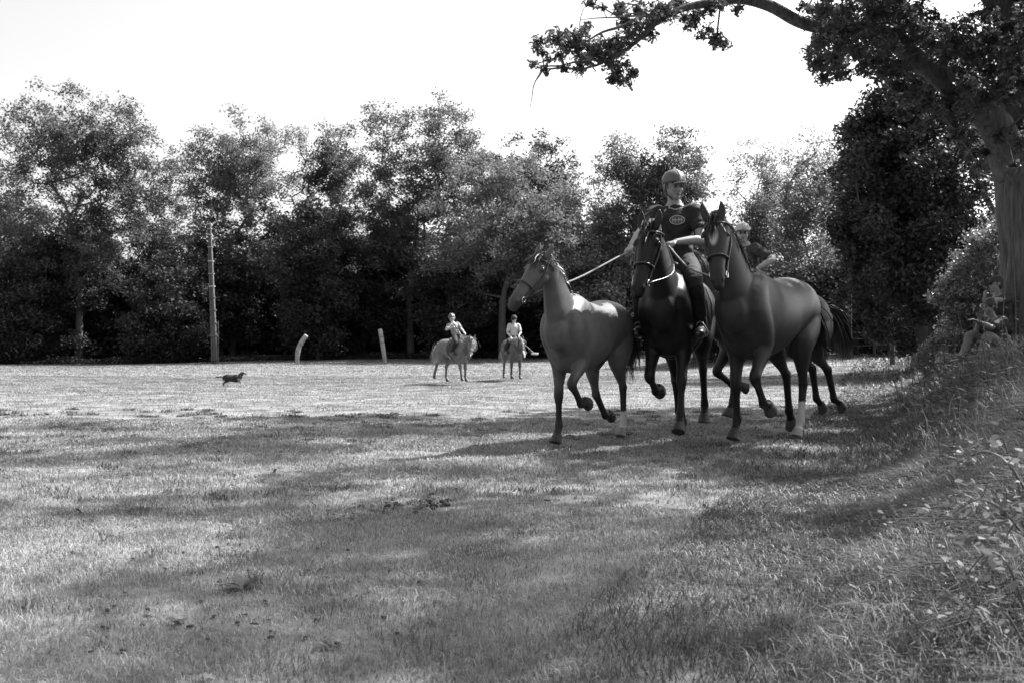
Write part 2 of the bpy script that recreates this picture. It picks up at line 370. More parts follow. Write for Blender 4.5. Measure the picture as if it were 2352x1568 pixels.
def lumps(c, r, K, rg, holes=.3, pw=2.5):
    """cluster centres through an uneven crown with gaps and bulges"""
    c = np.array(c); r = np.array(r); nb = 9; out = []; ph = rg.uniform(0, 6, 3); fr = rg.uniform(.8, 1.3, 3)
    lc = c + rg.uniform(-1, 1, (nb, 3)) * .62 * r; lr = rg.uniform(.32, .55, nb)
    while len(out) < K:
        if rg.uniform() < .5:
            i = rg.integers(0, nb); u = rg.normal(0, 1, 3); u /= np.linalg.norm(u); p = lc[i] + u * rg.uniform(0, 1) ** .45 * r * lr[i]
        else: p = c + rg.uniform(-1, 1, 3) * r
        dd = np.abs((p - c) / r)
        e = (dd ** pw).sum() + .22 * math.sin(p[0] * 2.1 + ph[1]) * math.sin(p[2] * 1.9 + ph[0])
        if e > 1.05: continue
        if math.sin(p[0] * fr[0] + ph[0]) * math.sin(p[2] * fr[1] + ph[1]) + .4 * math.sin(p[1] * fr[2] + ph[2]) > 1.38 - holes * .9: continue
        out.append(p)
    return out
def wtree(px, d, top, bot, hw, K, per, label, name='broadleaf_tree', lm='leaf', size=.2, sig=.62, seed=1, stems=1, lean=0, holes=.3, tr=.28, cat='tree', group='trees along the far side of the field', depth=None):
    rg = np.random.default_rng(seed); b = W(px, HZ, d); base = G(b.x, d); zt = W(px, top, d).z; zb = W(px, bot, d).z
    rx = hw / F * d * 1.08; rz = (zt - zb) / 2 * .97; c = (b.x + lean, d, (zt + zb) / 2)
    cent = lumps(c, (rx, depth or rx * .8, rz), K, rg, holes)
    trunk = [base - V((0, 0, .2)), base + V((rg.uniform(-.2, .2), 0, (zt - base.z) * .25)), V((c[0] + rg.uniform(-.4, .4), d, base.z + (zt - base.z) * .42)), V((c[0] + rg.uniform(-.9, .9), d, base.z + (zt - base.z) * .56))]
    return tree(name, label, cat, base, trunk, [tr * 1.05, tr * .75, tr * .55, tr * .3], cent, sig, per, size, DIAMOND, lm, 'barkfar', seed, .4, .3, group, tipr=.009 if name != 'slender_tree' else .006)
far = [
 (-40, 62, 230, 640, 170, 170, 150, 'tall tree at the left edge of the photo, its crown cut by the frame', 'leaf', .45),
 (180, 60, 192, 640, 190, 300, 130, 'tallest wide crowned tree at far left with forked limbs against the sky', 'leaf', .55),
 (370, 66, 312, 680, 85, 110, 140, 'lower tree filling the dip behind the grey pole', 'leaf', .35),
 (535, 61, 246, 640, 108, 190, 130, 'rounded tree rising just right of the grey pole top', 'leaflight', .5),
 (662, 68, 270, 450, 52, 42, 55, 'thin pale tree with slender bare stems in the gap of sky', 'leaflight', .6),
 (765, 63, 270, 640, 72, 110, 130, 'narrow tree leaning on the left flank of the tallest middle tree', 'leaf', .4),
 (945, 60, 222, 660, 170, 320, 135, 'tallest tree in the middle of the far row, above the leaning posts', 'leaf', .5),
 (1155, 55, 352, 700, 165, 260, 150, 'pale domed tree behind the two children on ponies', 'leaflight', .3),
 (1215, 66, 300, 640, 115, 150, 160, 'dark tree top peeping above the pale domed tree', 'leafdark', .3),
 (1330, 60, 375, 700, 90, 120, 140, 'grey leaved low tree left of the two spiky crowns', 'leaf', .35),
 (1430, 57, 298, 700, 70, 120, 120, 'left of two spiky crowns behind the tall rider', 'leaflight', .45),
 (1560, 58, 285, 700, 100, 200, 135, 'right of two spiky crowns, directly behind the rider helmet', 'leaf', .4),
]
for i, (px, d, top, bot, hw, K, per, lab, lm, ho) in enumerate(far):
    wtree(px, d, top, min(bot + 40, 720), hw, int(K * 2.0), per * .72, lab, lm=lm, seed=20 + i, holes=ho, sig=.62, size=.165, tr=.24)
for i, (px, d, top, hw, lab) in enumerate([(1728, 47, 300, 48, 'left of four slender stemmed trees right of the riders'), (1795, 49, 322, 50, 'second of four slender stemmed trees, behind the rear horse'), (1862, 45, 292, 60, 'third of four slender stemmed trees, with a dark straight stem'), (1925, 48, 305, 52, 'rightmost of four slender stemmed trees beside the dark tree')]):
    wtree(px, d, top, 780, hw + 14, 560, 38, lab, 'slender_tree', 'leaflight', .115, .42, 60 + i, holes=.45, tr=.10, group='slender trees right of the riders')
# dark tree behind the oak
wtree(2110, 27, 150, 815, 178, 450, 230, 'dense dark evergreen tree standing behind the oak trunk', 'evergreen_tree', 'leafdark', .13, .45, 71, holes=.1, tr=.25, group=None)
wtree(2050, 31, 235, 620, 70, 150, 110, 'loose tree with sky showing through, left flank of the dark evergreen', 'broadleaf_tree', 'leafdark', .12, .35, 72, lean=-.75, holes=.4, tr=.08, group=None)
wtree(2300, 31, 60, 420, 140, 110, 180, 'grey leaved tree high behind the oak limbs', 'broadleaf_tree', 'leaf', .11, .5, 73, holes=.3, tr=.2, group=None)
# understorey: a row of dark shrubs from the field edge back into the trees
ulab = ['at the left edge of the photo', 'under the tallest left tree', 'left of the grey pole, standing well back', 'behind the foot of the grey pole', 'right of the grey pole', 'behind the bent white post', 'between the two leaning white posts', 'behind the straight leaning white post', 'left of the child in the pale helmet', 'behind the child in the pale helmet', 'between the two ponies', 'behind the child in the black helmet', 'behind the small led horse', 'behind the rope of the led horse', 'behind the tall rider', 'behind the rear rider', 'behind the rump of the rear horse', 'left of the thin fence pole', 'at the thin fence pole', 'below the dark evergreen']
upx = [0, 130, 260, 390, 510, 620, 730, 840, 950, 1050, 1150, 1250, 1350, 1440, 1540, 1650, 1760, 1870, 1970, 2070]
for i, (px, lab) in enumerate(zip(upx, ulab)):
    d = 57 + (i % 3) * 3.5 if px < 1600 else 44 - (px - 1600) * .012
    top = [560, 520, 600, 560, 540, 560, 470, 540, 600, 560, 520, 540, 580, 560, 560, 590, 610, 600, 560, 590][i]
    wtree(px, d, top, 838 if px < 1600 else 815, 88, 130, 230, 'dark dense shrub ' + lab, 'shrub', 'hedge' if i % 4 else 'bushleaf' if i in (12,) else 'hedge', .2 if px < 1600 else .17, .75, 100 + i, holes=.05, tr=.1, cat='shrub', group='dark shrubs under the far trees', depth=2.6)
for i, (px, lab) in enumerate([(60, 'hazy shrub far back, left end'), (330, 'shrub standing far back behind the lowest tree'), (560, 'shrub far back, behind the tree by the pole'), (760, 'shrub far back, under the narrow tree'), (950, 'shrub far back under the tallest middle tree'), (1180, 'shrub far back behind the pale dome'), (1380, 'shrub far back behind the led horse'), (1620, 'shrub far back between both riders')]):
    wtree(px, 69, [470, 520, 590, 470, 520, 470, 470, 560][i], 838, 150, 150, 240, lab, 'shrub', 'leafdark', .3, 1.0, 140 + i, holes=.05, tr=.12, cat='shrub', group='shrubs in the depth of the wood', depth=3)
rg = np.random.default_rng(77)
def thicket(label, px0, px1, d0, d1, hmax, n, size, lm, nm='undergrowth'):
    d = rg.uniform(d0, d1, n); px = rg.uniform(px0, px1, n); x = (px - 1176) / F * d; hh = hmax * (.55 + .45 * vnoise(x * .5, d * .5)) ; z = gz(x, d) + rg.uniform(0, 1, n) ** .8 * hh
    tag(link(nm, leafmesh(nm, np.stack([x, d, z], 1), size, DIAMOND, rg, .3), M[lm]), label, 'undergrowth', kind='stuff')
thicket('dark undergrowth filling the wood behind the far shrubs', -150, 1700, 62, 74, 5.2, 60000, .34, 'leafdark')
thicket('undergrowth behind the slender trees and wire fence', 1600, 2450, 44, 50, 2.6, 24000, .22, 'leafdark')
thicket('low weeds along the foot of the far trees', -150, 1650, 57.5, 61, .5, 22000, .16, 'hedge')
# sunlit bush by the oak and weeds
def bush(name, label, blobs, d, per, size, lm, seed, cat='bush', tpl=OVAL, sig=.2, group=None):
    rg = np.random.default_rng(seed); cent = []
    for (px, py, rp, K) in blobs:
        for _ in range(K):
            dd = d + rg.uniform(-1, 1) * rp / F * d * 1.1; a = rg.uniform(0, 2 * PI); q = rg.uniform(0, 1) ** .5 * rp; cent.append(np.array(W(px + q * math.cos(a), py + q * math.sin(a), dd)))
    b = W(blobs[0][0], HZ, d); base = G(b.x, d); top = np.mean(cent, 0)
    return tree(name, label, cat, base, [base, (base + V(top)) / 2, V(top)], [.05, .04, .015], cent, sig, per, size, tpl, lm, 'barkfar', seed, .3, 0, group, tipr=.004)
bush('hawthorn_bush', 'sunlit bushy hawthorn leaning out left of the oak trunk', [(2250, 700, 60, 50), (2230, 620, 45, 35), (2270, 560, 40, 30), (2290, 640, 50, 40), (2215, 760, 50, 40), (2190, 690, 28, 22), (2280, 780, 60, 40), (2200, 810, 40, 20), (2300, 520, 25, 12), (2170, 655, 12, 5), (2155, 690, 10, 3)], 17.6, 95, .06, 'bushleaf', 81)
bush('weed_clump', 'pale leafy weed clump at the foot of the hawthorn', [(2140, 800, 22, 14), (2130, 830, 24, 16), (2160, 780, 16, 10), (2150, 850, 22, 12)], 17, 60, .05, 'bushleaf', 82, 'weed', sig=.12)
bush('brush_heap', 'low heap of cut brush by the far fence', [(2040, 787, 16, 16), (2065, 788, 12, 10), (2015, 790, 10, 8)], 36, 50, .1, 'bushleaf', 83, 'brush heap', sig=.2)

rg = np.random.default_rng(88); n = 60000; dd = np.sqrt(rg.uniform(2.0 ** 2, 15 ** 2, n)); e = rg.uniform(-.1, 3.2, n); x = e + .75 + (dd - 2.5) * .397
k = (vnoise(x * 2.1, dd * 1.6, 4) + rg.normal(0, .25, n) > .25) & (rg.uniform(0, 1, n) < sm(-.2, 1.0, e)); x, dd, e = x[k], dd[k], e[k]
z = gz(x, dd) + rg.uniform(.02, 1, len(x)) * (.06 + .22 * sm(0, 1.6, e))
tag(link('ground_leaves', leafmesh('ground_leaves', np.stack([x, dd, z], 1), .034, OVAL, rg, .5), M['nettle']), 'small leafy weeds growing through the rough grass of the bank', 'weeds', kind='stuff')
def weedmass(n, d0, d1, e0, e1, h0, h1, ls, label, seed):
    rg = np.random.default_rng(seed); L = []; S_ = []
    for _ in range(n):
        d = math.sqrt(rg.uniform(d0 * d0, d1 * d1)); x = rg.uniform(e0, e1) + .75 + (d - 2.5) * .397
        if vnoise(x * 1.3, d * 1.1, 2) < -.1: continue
        h = rg.uniform(h0, h1); b = np.array([x, d, float(gz(x, d))]); ln = rg.normal(0, .22, 2); a = rg.uniform(0, 3); f = lambda t: b + np.array([ln[0] * t * t * h, ln[1] * t * t * h, t * h])
        for q in (0, .34, .67): S_.append((f(q), f(q + .34), .0045 * (1 - q * .6), .0045 * (.66 - q * .6) + .0008))
        k = rg.integers(6, 11)
        for i in range(k):
            t = .2 + .8 * i / (k - 1); a += PI / 2 + rg.normal(0, .25); s_ = ls * (1.3 - .8 * t) * rg.uniform(.7, 1.3)
            for q in (0, PI):
                c = f(t); dr = np.array([math.cos(a + q), math.sin(a + q), rg.uniform(-.4, .5)]); dr /= np.linalg.norm(dr); bb = np.cross(dr, [0, 0, 1]); bb /= np.linalg.norm(bb); nn = np.cross(bb, dr)
                for u in ((0, 0, 0), (.25, .2, .0), (.55, .22, -.03), (1.2, 0, -.25), (.55, -.22, -.03), (.25, -.2, 0)): L.append(c + s_ * (u[0] * dr + u[1] * bb + u[2] * nn))
    sv, sf = rods(S_, 4); L = np.array(L); lf = np.arange(len(L)).reshape(-1, 6) + len(sv)
    tag(link('tall_weeds', npmesh('tall_weeds', np.concatenate([sv, L]), [sf, lf]), M['nettle']), label, 'weeds', kind='stuff')
weedmass(190, 2.6, 7, .35, 3.0, .16, .42, .055, 'tangled leafy weeds on the near part of the bank', 61)
weedmass(260, 7, 15.5, .1, 3.2, .35, .85, .08, 'tall tangled weeds on the bank below the oak', 62)
# ------------------------------------------------------------------ the oak
rg = np.random.default_rng(5)
OD = 16.0; ob = G((2385 - 1176) / F * OD, OD)
def owp(px, py, dd=0): return W(px, py, OD + dd)
root = thing('oak_tree', 'big oak with furrowed trunk at the right edge and a limb arching over the field', 'tree', ob); bn = np.array(ob)
trunkP = [ob + V((0, 0, -.3)), ob + V((-.03, 0, .35)), owp(2378, 600), owp(2365, 480), owp(2350, 400, .1), owp(2318, 320, .1)]
bm = bmesh.new(); loft(bm, [p - ob for p in trunkP], [.78, .62, .50, .47, .42, .36], (0, 1, 0), 32, 8, .2)
# limb one arches out over the field; limb two climbs on the right
limb1 = [owp(2350, 420), owp(2290, 290, -.2), owp(2190, 200, -.4), owp(2095, 125, -.5), owp(2030, 75, -.5), owp(1940, 62, -.7), owp(1885, 62, -.8), owp(1830, 45, -.9), owp(1770, 12, -1.0), owp(1700, -4, -1.1), owp(1620, 6, -1.3), owp(1560, 22, -1.4), owp(1510, 50, -1.5), owp(1462, 95, -1.6), owp(1420, 125, -1.6), owp(1370, 150, -1.6)]
r1 = [.30, .245, .175, .15, .13, .105, .095, .092, .088, .075, .06, .05, .038, .03, .022, .014]
loft(bm, [p - ob for p in limb1], r1, (0, 1, 0), 16, 4, .2)
limb2 = [owp(2345, 420), owp(2350, 280, .3), owp(2335, 120, .5), owp(2320, -80, .6), owp(2290, -330, .4), owp(2260, -620, .2)]
loft(bm, [p - ob for p in limb2], [.36, .33, .3, .26, .2, .1], (0, 1, 0), 14, 4, .2)
limb3 = [owp(2335, 60, .5), owp(2250, -60, .2), owp(2120, -220, -.4), owp(1960, -380, -1.2), owp(1800, -520, -2)]
loft(bm, [p - ob for p in limb3], [.2, .17, .14, .1, .05], (0, 1, 0), 12, 4, .2)
limb4 = [owp(2350, 200, .4), owp(2480, 0, 0), owp(2640, -220, -.8), owp(2780, -480, -1.8)]
loft(bm, [p - ob for p in limb4], [.26, .2, .14, .06], (0, 1, 0), 12, 4, .2)
limb5 = [owp(2330, -40, .4), owp(2330, -150, -1.2), owp(2330, -300, -3.2), owp(2250, -430, -5)]
loft(bm, [p - ob for p in limb5], [.2, .16, .1, .05], (0, 1, 0), 12, 4, .2)
me = bpy.data.meshes.new('trunk'); bm.to_mesh(me); bm.free(); trunk_o = link('trunk', me, M['bark'], root)
# bark ridges: push the surface in long furrows
co = co_of(me); no = np.array([v.normal[:] for v in me.vertices])
an = np.arctan2(co[:, 1], co[:, 0]); rid = np.sin(an * 21 + 2 * np.sin(co[:, 2] * 2.3)) * .018 * (np.hypot(co[:, 0], co[:, 1]) < 1) ; co = co + no * rid[:, None]
me.vertices.foreach_set('co', co.astype(np.float32).ravel())
vis = [(1238, 95, 14), (1232, 112, 8), (1248, 120, 8), (1225, 150, 10), (1246, 158, 9), (1262, 140, 10), (1282, 92, 24), (1308, 108, 24), (1330, 88, 22), (1345, 112, 26), (1370, 128, 28), (1340, 140, 22), (1300, 150, 12), (1322, 158, 12), (1282, 130, 12), (1395, 105, 24), (1400, 135, 22), (1425, 118, 22), (1412, 150, 12), (1418, 168, 12), (1408, 182, 14), (1432, 186, 16), (1452, 168, 12), (1440, 150, 10), (1445, 88, 24), (1468, 62, 22), (1490, 70, 20), (1440, 50, 16), (1500, 40, 20), (1515, 18, 20), (1470, 20, 20), (1430, 8, 16), (1365, 6, 14), (1380, 18, 10), (1540, 26, 22), (1565, 10, 20), (1590, 24, 18), (1600, 48, 14), (1582, 62, 10), (1622, 62, 14), (1650, 80, 16), (1662, 98, 13), (1642, 98, 11), (1610, 84, 10), (1632, 20, 16), (1660, 8, 16), (1690, 18, 12), (1572, 40, 10), (1352, 60, 10), (1335, 72, 12),
 (1868, 122, 18), (1890, 105, 20), (1885, 140, 18), (1910, 132, 20), (1900, 85, 18), (1918, 158, 14), (1870, 150, 10), (1930, 100, 20), (1905, 22, 22), (1930, 40, 24), (1955, 20, 24), (1870, 18, 16), (1845, 12, 12), (1945, 80, 24), (1975, 60, 28), (2005, 90, 28), (2010, 40, 28), (2040, 20, 26), (2045, 110, 26), (1970, 120, 18), (1990, 145, 16), (2060, 60, 26), (2085, 35, 26), (2090, 90, 26), (2120, 65, 26), (2145, 100, 28), (2160, 50, 20), (2170, 130, 28), (2200, 100, 26), (2205, 160, 28), (2240, 130, 28), (2230, 190, 28), (2270, 160, 28), (2265, 220, 28), (2300, 190, 28), (2300, 250, 26), (2335, 160, 26), (2335, 220, 26), (2330, 280, 24), (2250, 90, 20), (2290, 110, 22), (2340, 90, 26), (2345, 30, 26), (2350, 120, 24), (2310, 300, 16), (2345, 330, 18),
 (2030, 165, 18), (2055, 190, 18), (2080, 170, 18), (2100, 215, 20), (2125, 240, 20), (2140, 275, 18), (2165, 255, 18), (2190, 280, 16), (2205, 312, 14), (2180, 320, 12), (2225, 330, 14), (2235, 355, 12), (2250, 378, 10), (2262, 350, 12), (2210, 345, 8), (2110, 290, 14), (2085, 265, 14), (2075, 230, 12), (2220, 270, 16), (2330, 380, 10)]
cent = []; sig = []; per = []
for (px, py, r) in vis:
    nrep = 2 if r > 15 else 1
    for _ in range(nrep):
        dd = -1.4 + (px - 1400) / 900 * 1.2 + rg.uniform(-1, 1) * (.5 if px < 1750 else 1.3)
        d = OD + dd; cent.append(np.array(W(px + rg.normal(0, r * .25), py + rg.normal(0, r * .25), d))); sig.append(r / F * d * 1.28); per.append((1.9 if px < 1750 else 2.3) * (r / F * d) ** 2 * 4300 / nrep + 10)
lim = [(2350, 420), (2290, 290), (2190, 200), (2095, 125), (2030, 75), (1940, 62), (1885, 62), (1770, 12)]
def limd(px, py):
    m_ = 1e9
    for (a, b), (c, e) in zip(lim, lim[1:]):
        t = max(0, min(1, ((px - a) * (c - a) + (py - b) * (e - b)) / ((c - a) ** 2 + (e - b) ** 2))); m_ = min(m_, math.hypot(px - a - t * (c - a), py - b - t * (e - b)))
    return m_
for _ in range(430):
    px = rg.uniform(1870, 2420); py = rg.uniform(-60, 400); low = 150 + (px - 1870) * .42 + 22 * math.sin(px * .05) + 14 * math.sin(px * .13)
    if py > low or math.sin(px * .045 + 1) * math.sin(py * .05 + px * .01) > .62 or (px > 2140 and px < 2260 and py < 30): continue
    near = limd(px, py) < 34; dd = rg.uniform(.7, 1.9) if near and rg.uniform() < .8 else rg.uniform(-1.6, 1.6); r = rg.uniform(12, 24); d = OD + dd
    cent.append(np.array(W(px, py, d))); sig.append(r / F * d * 1.2); per.append((r / F * d) ** 2 * 4600 + 8)
nvis = len(cent)
nvis0 = len(cent)
for _ in range(420):  # low leaf clusters outside the frame, added to shade the turf around the horses
    p = np.array([rg.uniform(2.5, 12.5), rg.uniform(9.5, 15.5), rg.uniform(5.8, 8)]); px = 1176 + p[0] / p[1] * F; py = HZ - (p[2] - CAMZ) / p[1] * F
    if (py > -45 and px < 2430) or math.sin(p[0] * 1.3) * math.sin(p[1] * 1.5 + 1) > .35 or rg.uniform(2, 8) > p[0]: continue
    cent.append(p); sig.append(rg.uniform(.4, .6)); per.append(rg.uniform(60, 130))
tries = 0
while len(cent) < nvis + 560 and tries < 60000:      # the rest of the crown, unseen above the frame, widened rightwards for its shade
    tries += 1
    u = rg.normal(0, 1, 3); u /= np.linalg.norm(u); q = rg.uniform(.25, 1) ** .5
    p = np.array([10.0, 12.6, 10.2]) + u * q * np.array([9.6, 8.6, 5.0])
    if p[1] < 3 or p[1] > 18.4: continue
    px = 1176 + p[0] / p[1] * F; py = HZ - (p[2] - CAMZ) / p[1] * F
    if py > -45 and px < 2430: continue
    if p[2] < 5.5: continue
    if math.sin(p[0] * .9 + 1) * math.sin(p[1] * .8) * math.sin(p[2] * .9 + 2) > (.12 if p[0] < 7 else .4): continue
    cent.append(p); sig.append(rg.uniform(.45, .75)); per.append(rg.uniform(60, 150))
skel = []; srad = []
for L_, r_ in ((trunkP, [.78, .62, .50, .47, .42, .36]), (limb1, r1), (limb2, [.36, .33, .3, .26, .2, .1]), (limb3, [.2, .17, .14, .1, .05]), (limb4, [.26, .2, .14, .06]), (limb5, [.2, .16, .1, .05])):
    for p in catmull([tuple(p) + (r,) for p, r in zip(L_, r_)], 3): skel.append(p[:3] - bn); srad.append(p[3])
ray0 = np.array([.85, 9.35, 1.15]); sv = np.array(SUNV); keep = []          # gap cut in the unseen crown so sun reaches the led horse's back
for i, c in enumerate(cent):
    q = c - ray0; keep.append(i < nvis0 or np.linalg.norm(q - sv * (q @ sv)) > 1.15)
cent = [c for c, k in zip(cent, keep) if k]; sig = [c for c, k in zip(sig, keep) if k]; per = [c for c, k in zip(per, keep) if k]
nvis -= sum(1 for i, k in enumerate(keep) if not k and i < nvis)
cl = [c - bn for c in cent]
v, f = rods(grow(skel, srad, cl, rg, .007, .42, .10)); bm = bmesh.new(); bm.from_mesh(me); bm.from_mesh(npmesh('limbs', v, [f])); bm.to_mesh(me); bm.free(); me.polygons.foreach_set('use_smooth', np.ones(len(me.polygons), bool))
cl = np.array(cl); sg = np.array(sig); cnt = np.maximum(5, (np.array(per) * rg.uniform(.7, 1.3, len(cl))).astype(int))
off = rg.normal(0, 1, (cnt.sum(), 3)); off *= (rg.uniform(.15, 1.1, len(off)) / np.maximum(np.linalg.norm(off, axis=1), .1))[:, None]; off[:, 2] *= .85
P = np.repeat(cl, cnt, 0) + off * np.repeat(sg, cnt)[:, None]; nv = cnt[:nvis].sum()
me = leafmesh('crown', P[:nv], .085, OAK, rg, .35, .2); link('crown', me, M['oakleaf'], root)
me = leafmesh('upper_crown', P[nv:], .17, OAK, rg, .35, .2); link('crown', me, M['oakleaf'], root)
# bare twigs
bm = bmesh.new()
def tw(pts, r): loft(bm, [W(a, b, OD - 1.6) - ob for a, b in pts], [r * (1 - .75 * i / (len(pts) - 1)) for i in range(len(pts))], (0, 1, 0), 5, 3, .2)
tw([(1370, 150), (1330, 140), (1290, 150), (1255, 152), (1238, 172), (1226, 196), (1222, 222), (1217, 250)], .018)
tw([(1250, 154), (1242, 170), (1230, 185), (1224, 178)], .008)
tw([(1515, 40), (1470, 35), (1420, 38), (1370, 40), (1335, 44)], .02); tw([(1462, 42), (1425, 60), (1385, 72), (1350, 92), (1330, 100)], .03)
tw([(1385, 72), (1380, 85), (1385, 108), (1388, 128)], .008); tw([(1340, 80), (1332, 60), (1338, 25), (1355, 0)], .012); tw([(1480, 30), (1440, 28), (1420, 18), (1412, 25)], .014)
tw([(1300, 135), (1280, 137), (1260, 140)], .008); tw([(1395, 40), (1388, 25), (1395, 12)], .008)
obj('bare_twigs', bm, M['twig'], root)

# ------------------------------------------------------------------ ground level weeds on the bank
def nettle(loc, h, seed, label, lm='nettle', pairs=9, ls=.07, name='nettle', group='leafy weeds along the bank'):
    rg = np.random.default_rng(seed); root = thing(name, label, 'weed', loc, 0, group); lean = rg.uniform(-.18, .18, 2); L = []; P = []
    bm = bmesh.new(); pts = [V((lean[0] * t * t * h, lean[1] * t * t * h, t * h)) for t in np.linspace(0, 1, 5)]; loft(bm, pts, [.005, .0045, .004, .003, .0015], (0, 1, 0), 6, 2, .3); obj('stem', bm, M['stem'], root)
    V_ = []; a = rg.uniform(0, PI)
    for i in range(pairs):
        t = .22 + .78 * i / (pairs - 1); a += PI / 2 + rg.normal(0, .2); s = ls * (1.25 - .8 * t) * rg.uniform(.8, 1.2)
        for q in (0, PI):
            c = np.array([lean[0] * t * t * h, lean[1] * t * t * h, t * h]); dr = np.array([math.cos(a + q), math.sin(a + q), rg.uniform(-.35, .35)]); dr /= np.linalg.norm(dr)
            b = np.cross(dr, [0, 0, 1]); n = np.cross(b, dr)
            for u in ((0, 0, 0), (.25, .2, .0), (.55, .22, -.03), (1.2, 0, -.25), (.55, -.22, -.03), (.25, -.2, 0)): V_.append(c + s * (u[0] * dr + u[1] * b + u[2] * n))
    link('leaves', npmesh('leaves', np.array(V_), [np.arange(len(V_)).reshape(-1, 6)]), M[lm], root); return root
nets = [(2068, 925, 66, 'leafy weed standing alone in front of the bright field, leftmost on the bank'), (2090, 912, 40, 'short weed right beside the leftmost lone weed'), (2112, 905, 62, 'second tall weed from the left against the bright grass'), (2140, 910, 66, 'weed with drooping leaves in front of the pale weed clump'), (2165, 905, 75, 'weed just left of the seated people'), (2190, 912, 90, 'weed in front of the knees of the seated person'), (2225, 915, 115, 'tall weed before the seated people'), (2260, 925, 125, 'weed right of the seated person knee'), (2300, 935, 150, 'tallest weed at the oak foot'), (2335, 940, 150, 'weed at the right edge below the oak'), (2200, 1010, 90, 'weed lower on the bank, middle of the slope'), (2120, 1060, 60, 'small weed on the lower bank'), (2280, 1080, 110, 'large weed on the lower bank near the right edge'), (2235, 1160, 90, 'weed above the bramble patch')]
for i, (px, py, hp, lab) in enumerate(nets):
    d = 1.15 * .85 * F / (py - HZ) if py > 1000 else 12.5 + (i % 3) * .8
    x = (px - 1176) / F * d; g = G(x, d); hp *= 1.75 if py < 960 else 1; nettle(g, hp / F * d, 300 + i, lab, pairs=8 if hp < 70 else 11)
def bramble(pts, seed, label, r=.0035, ls=.055, dens=16):
    rg = np.random.default_rng(seed); base = V(pts[0]); root = thing('bramble', label, 'bramble', base, 0, 'bramble stems on the right bank')
    loc = [V(p) - base for p in pts]; bm = bmesh.new(); loft(bm, loc, [r * (1 - .6 * i / (len(pts) - 1)) for i in range(len(pts))], (0, 1, 0), 6, 4, .3); obj('stem', bm, M['stem'], root)
    path = catmull([tuple(p) for p in loc], 12); P = []
    for p in path[3:]:
        if rg.uniform() < .75:
            for _ in range(dens // 5): P.append(p + rg.normal(0, .035, 3) + [0, 0, .02])
    link('leaves', leafmesh('leaves', np.array(P), ls, OVAL * [1, 1.35, 1], rg, .9), M['bramble'], root)
def gp(px, py, dz):                          # a point dz above the ground seen at this row
    d = 4.
    for _ in range(12): d = max(1.2, (CAMZ - dz - float(gz((px - 1176) / F * d, d))) * F / max(py - HZ, 20))
    x = (px - 1176) / F * d; return G(x, d, dz)
brs = [([(2352, 1205, .15), (2200, 1190, .2), (2050, 1190, .16), (1960, 1195, .06)], 'long bramble stem lying almost level over the grass'), ([(2352, 1330, .1), (2200, 1290, .16), (2060, 1310, .12), (1900, 1400, .03)], 'bramble stem slanting down to the left across the verge'), ([(2352, 1230, .3), (2290, 1160, .4), (2230, 1150, .34), (2160, 1200, .2)], 'arching bramble with pale leaves at mid right'), ([(2352, 1400, .2), (2310, 1290, .35), (2260, 1270, .3), (2210, 1330, .15)], 'bramble arching over at the lower right edge'), ([(2352, 1120, .4), (2300, 1050, .5), (2240, 1040, .4), (2190, 1090, .2)], 'upper bramble below the oak'), ([(2352, 1480, .1), (2300, 1400, .22), (2230, 1380, .2), (2160, 1440, .06)], 'lowest bramble near the bottom right corner'), ([(2380, 1290, .2), (2345, 1200, .36), (2310, 1230, .3), (2290, 1300, .1)], 'leafy bramble knot on the right edge')]
for i, (pp, lab) in enumerate(brs): bramble([gp(*p) for p in pp], 400 + i, lab, ls=.024)
def dock(px, py, seed, label, n=7, s=.11, name='dock_plant'):
    rg = np.random.default_rng(seed); c = gp(px, py, 0); root = thing(name, label, 'weed', c, 0, 'broad leaved plants in the grass'); vs = []
    for i in range(n):
        a = rg.uniform(0, 2 * PI); dr = np.array([math.cos(a), math.sin(a), rg.uniform(.25, 1.1)]); dr /= np.linalg.norm(dr); b = np.cross(dr, [0, 0, 1]); b /= np.linalg.norm(b); n_ = np.cross(b, dr); q = s * rg.uniform(.6, 1.2)
        for u in ((.05, .03, 0), (.4, .22, .04), (.8, .2, .0), (1.15, 0, -.15), (.8, -.2, .0), (.4, -.22, .04), (.05, -.03, 0)): vs.append(q * (u[0] * dr + u[1] * b + u[2] * n_) + [0, 0, .005])
    link('leaves', npmesh('leaves', np.array(vs), [np.arange(len(vs)).reshape(-1, 7)]), M['nettle'], root)
for i, a in enumerate([(560, 1352, 'broad leaved plant in the turf at lower left', .065), (410, 1435, 'small flat weed among pale dry grass at bottom left', .04), (2160, 1480, 'broad leaved dock at the bottom right', .10), (2080, 1240, 'dock leaves by the level bramble', .09), (1990, 1420, 'low dock in the long grass', .06), (905, 1165, 'dark small weed near the scuffed turf in the middle', .05), (760, 1490, 'flat weed at the bottom left of the middle', .04)]): dock(a[0], a[1], 450 + i, a[2], s=a[3])
# scuffed turf: loose clods thrown up by hooves
rc = np.random.default_rng(12); bm = bmesh.new()
for _ in range(150):
    t = rc.uniform(0, 1); q = gp(760 + 260 * t + rc.normal(0, 12), 1190 - 40 * t + rc.normal(0, 8) , 0); r = rc.uniform(.006, .02); ball(bm, q + V((0, 0, r * .5)), (r * rc.uniform(.8, 1.8), r, r * .7), Matrix.Rotation(rc.uniform(0, 3), 3, 'Z'), 7)
for _ in range(90):
    q = gp(rc.uniform(200, 1000), rc.uniform(1250, 1500), 0); r = rc.uniform(.003, .009); ball(bm, q + V((0, 0, r)), (r * rc.uniform(.8, 2.2), r, r * .6), Matrix.Rotation(rc.uniform(0, 3), 3, 'Z'), 7)
tag(obj('soil_clods', bm, M['clod']), 'dark loose clods of soil scattered over the scuffed turf', 'soil clods', kind='stuff')

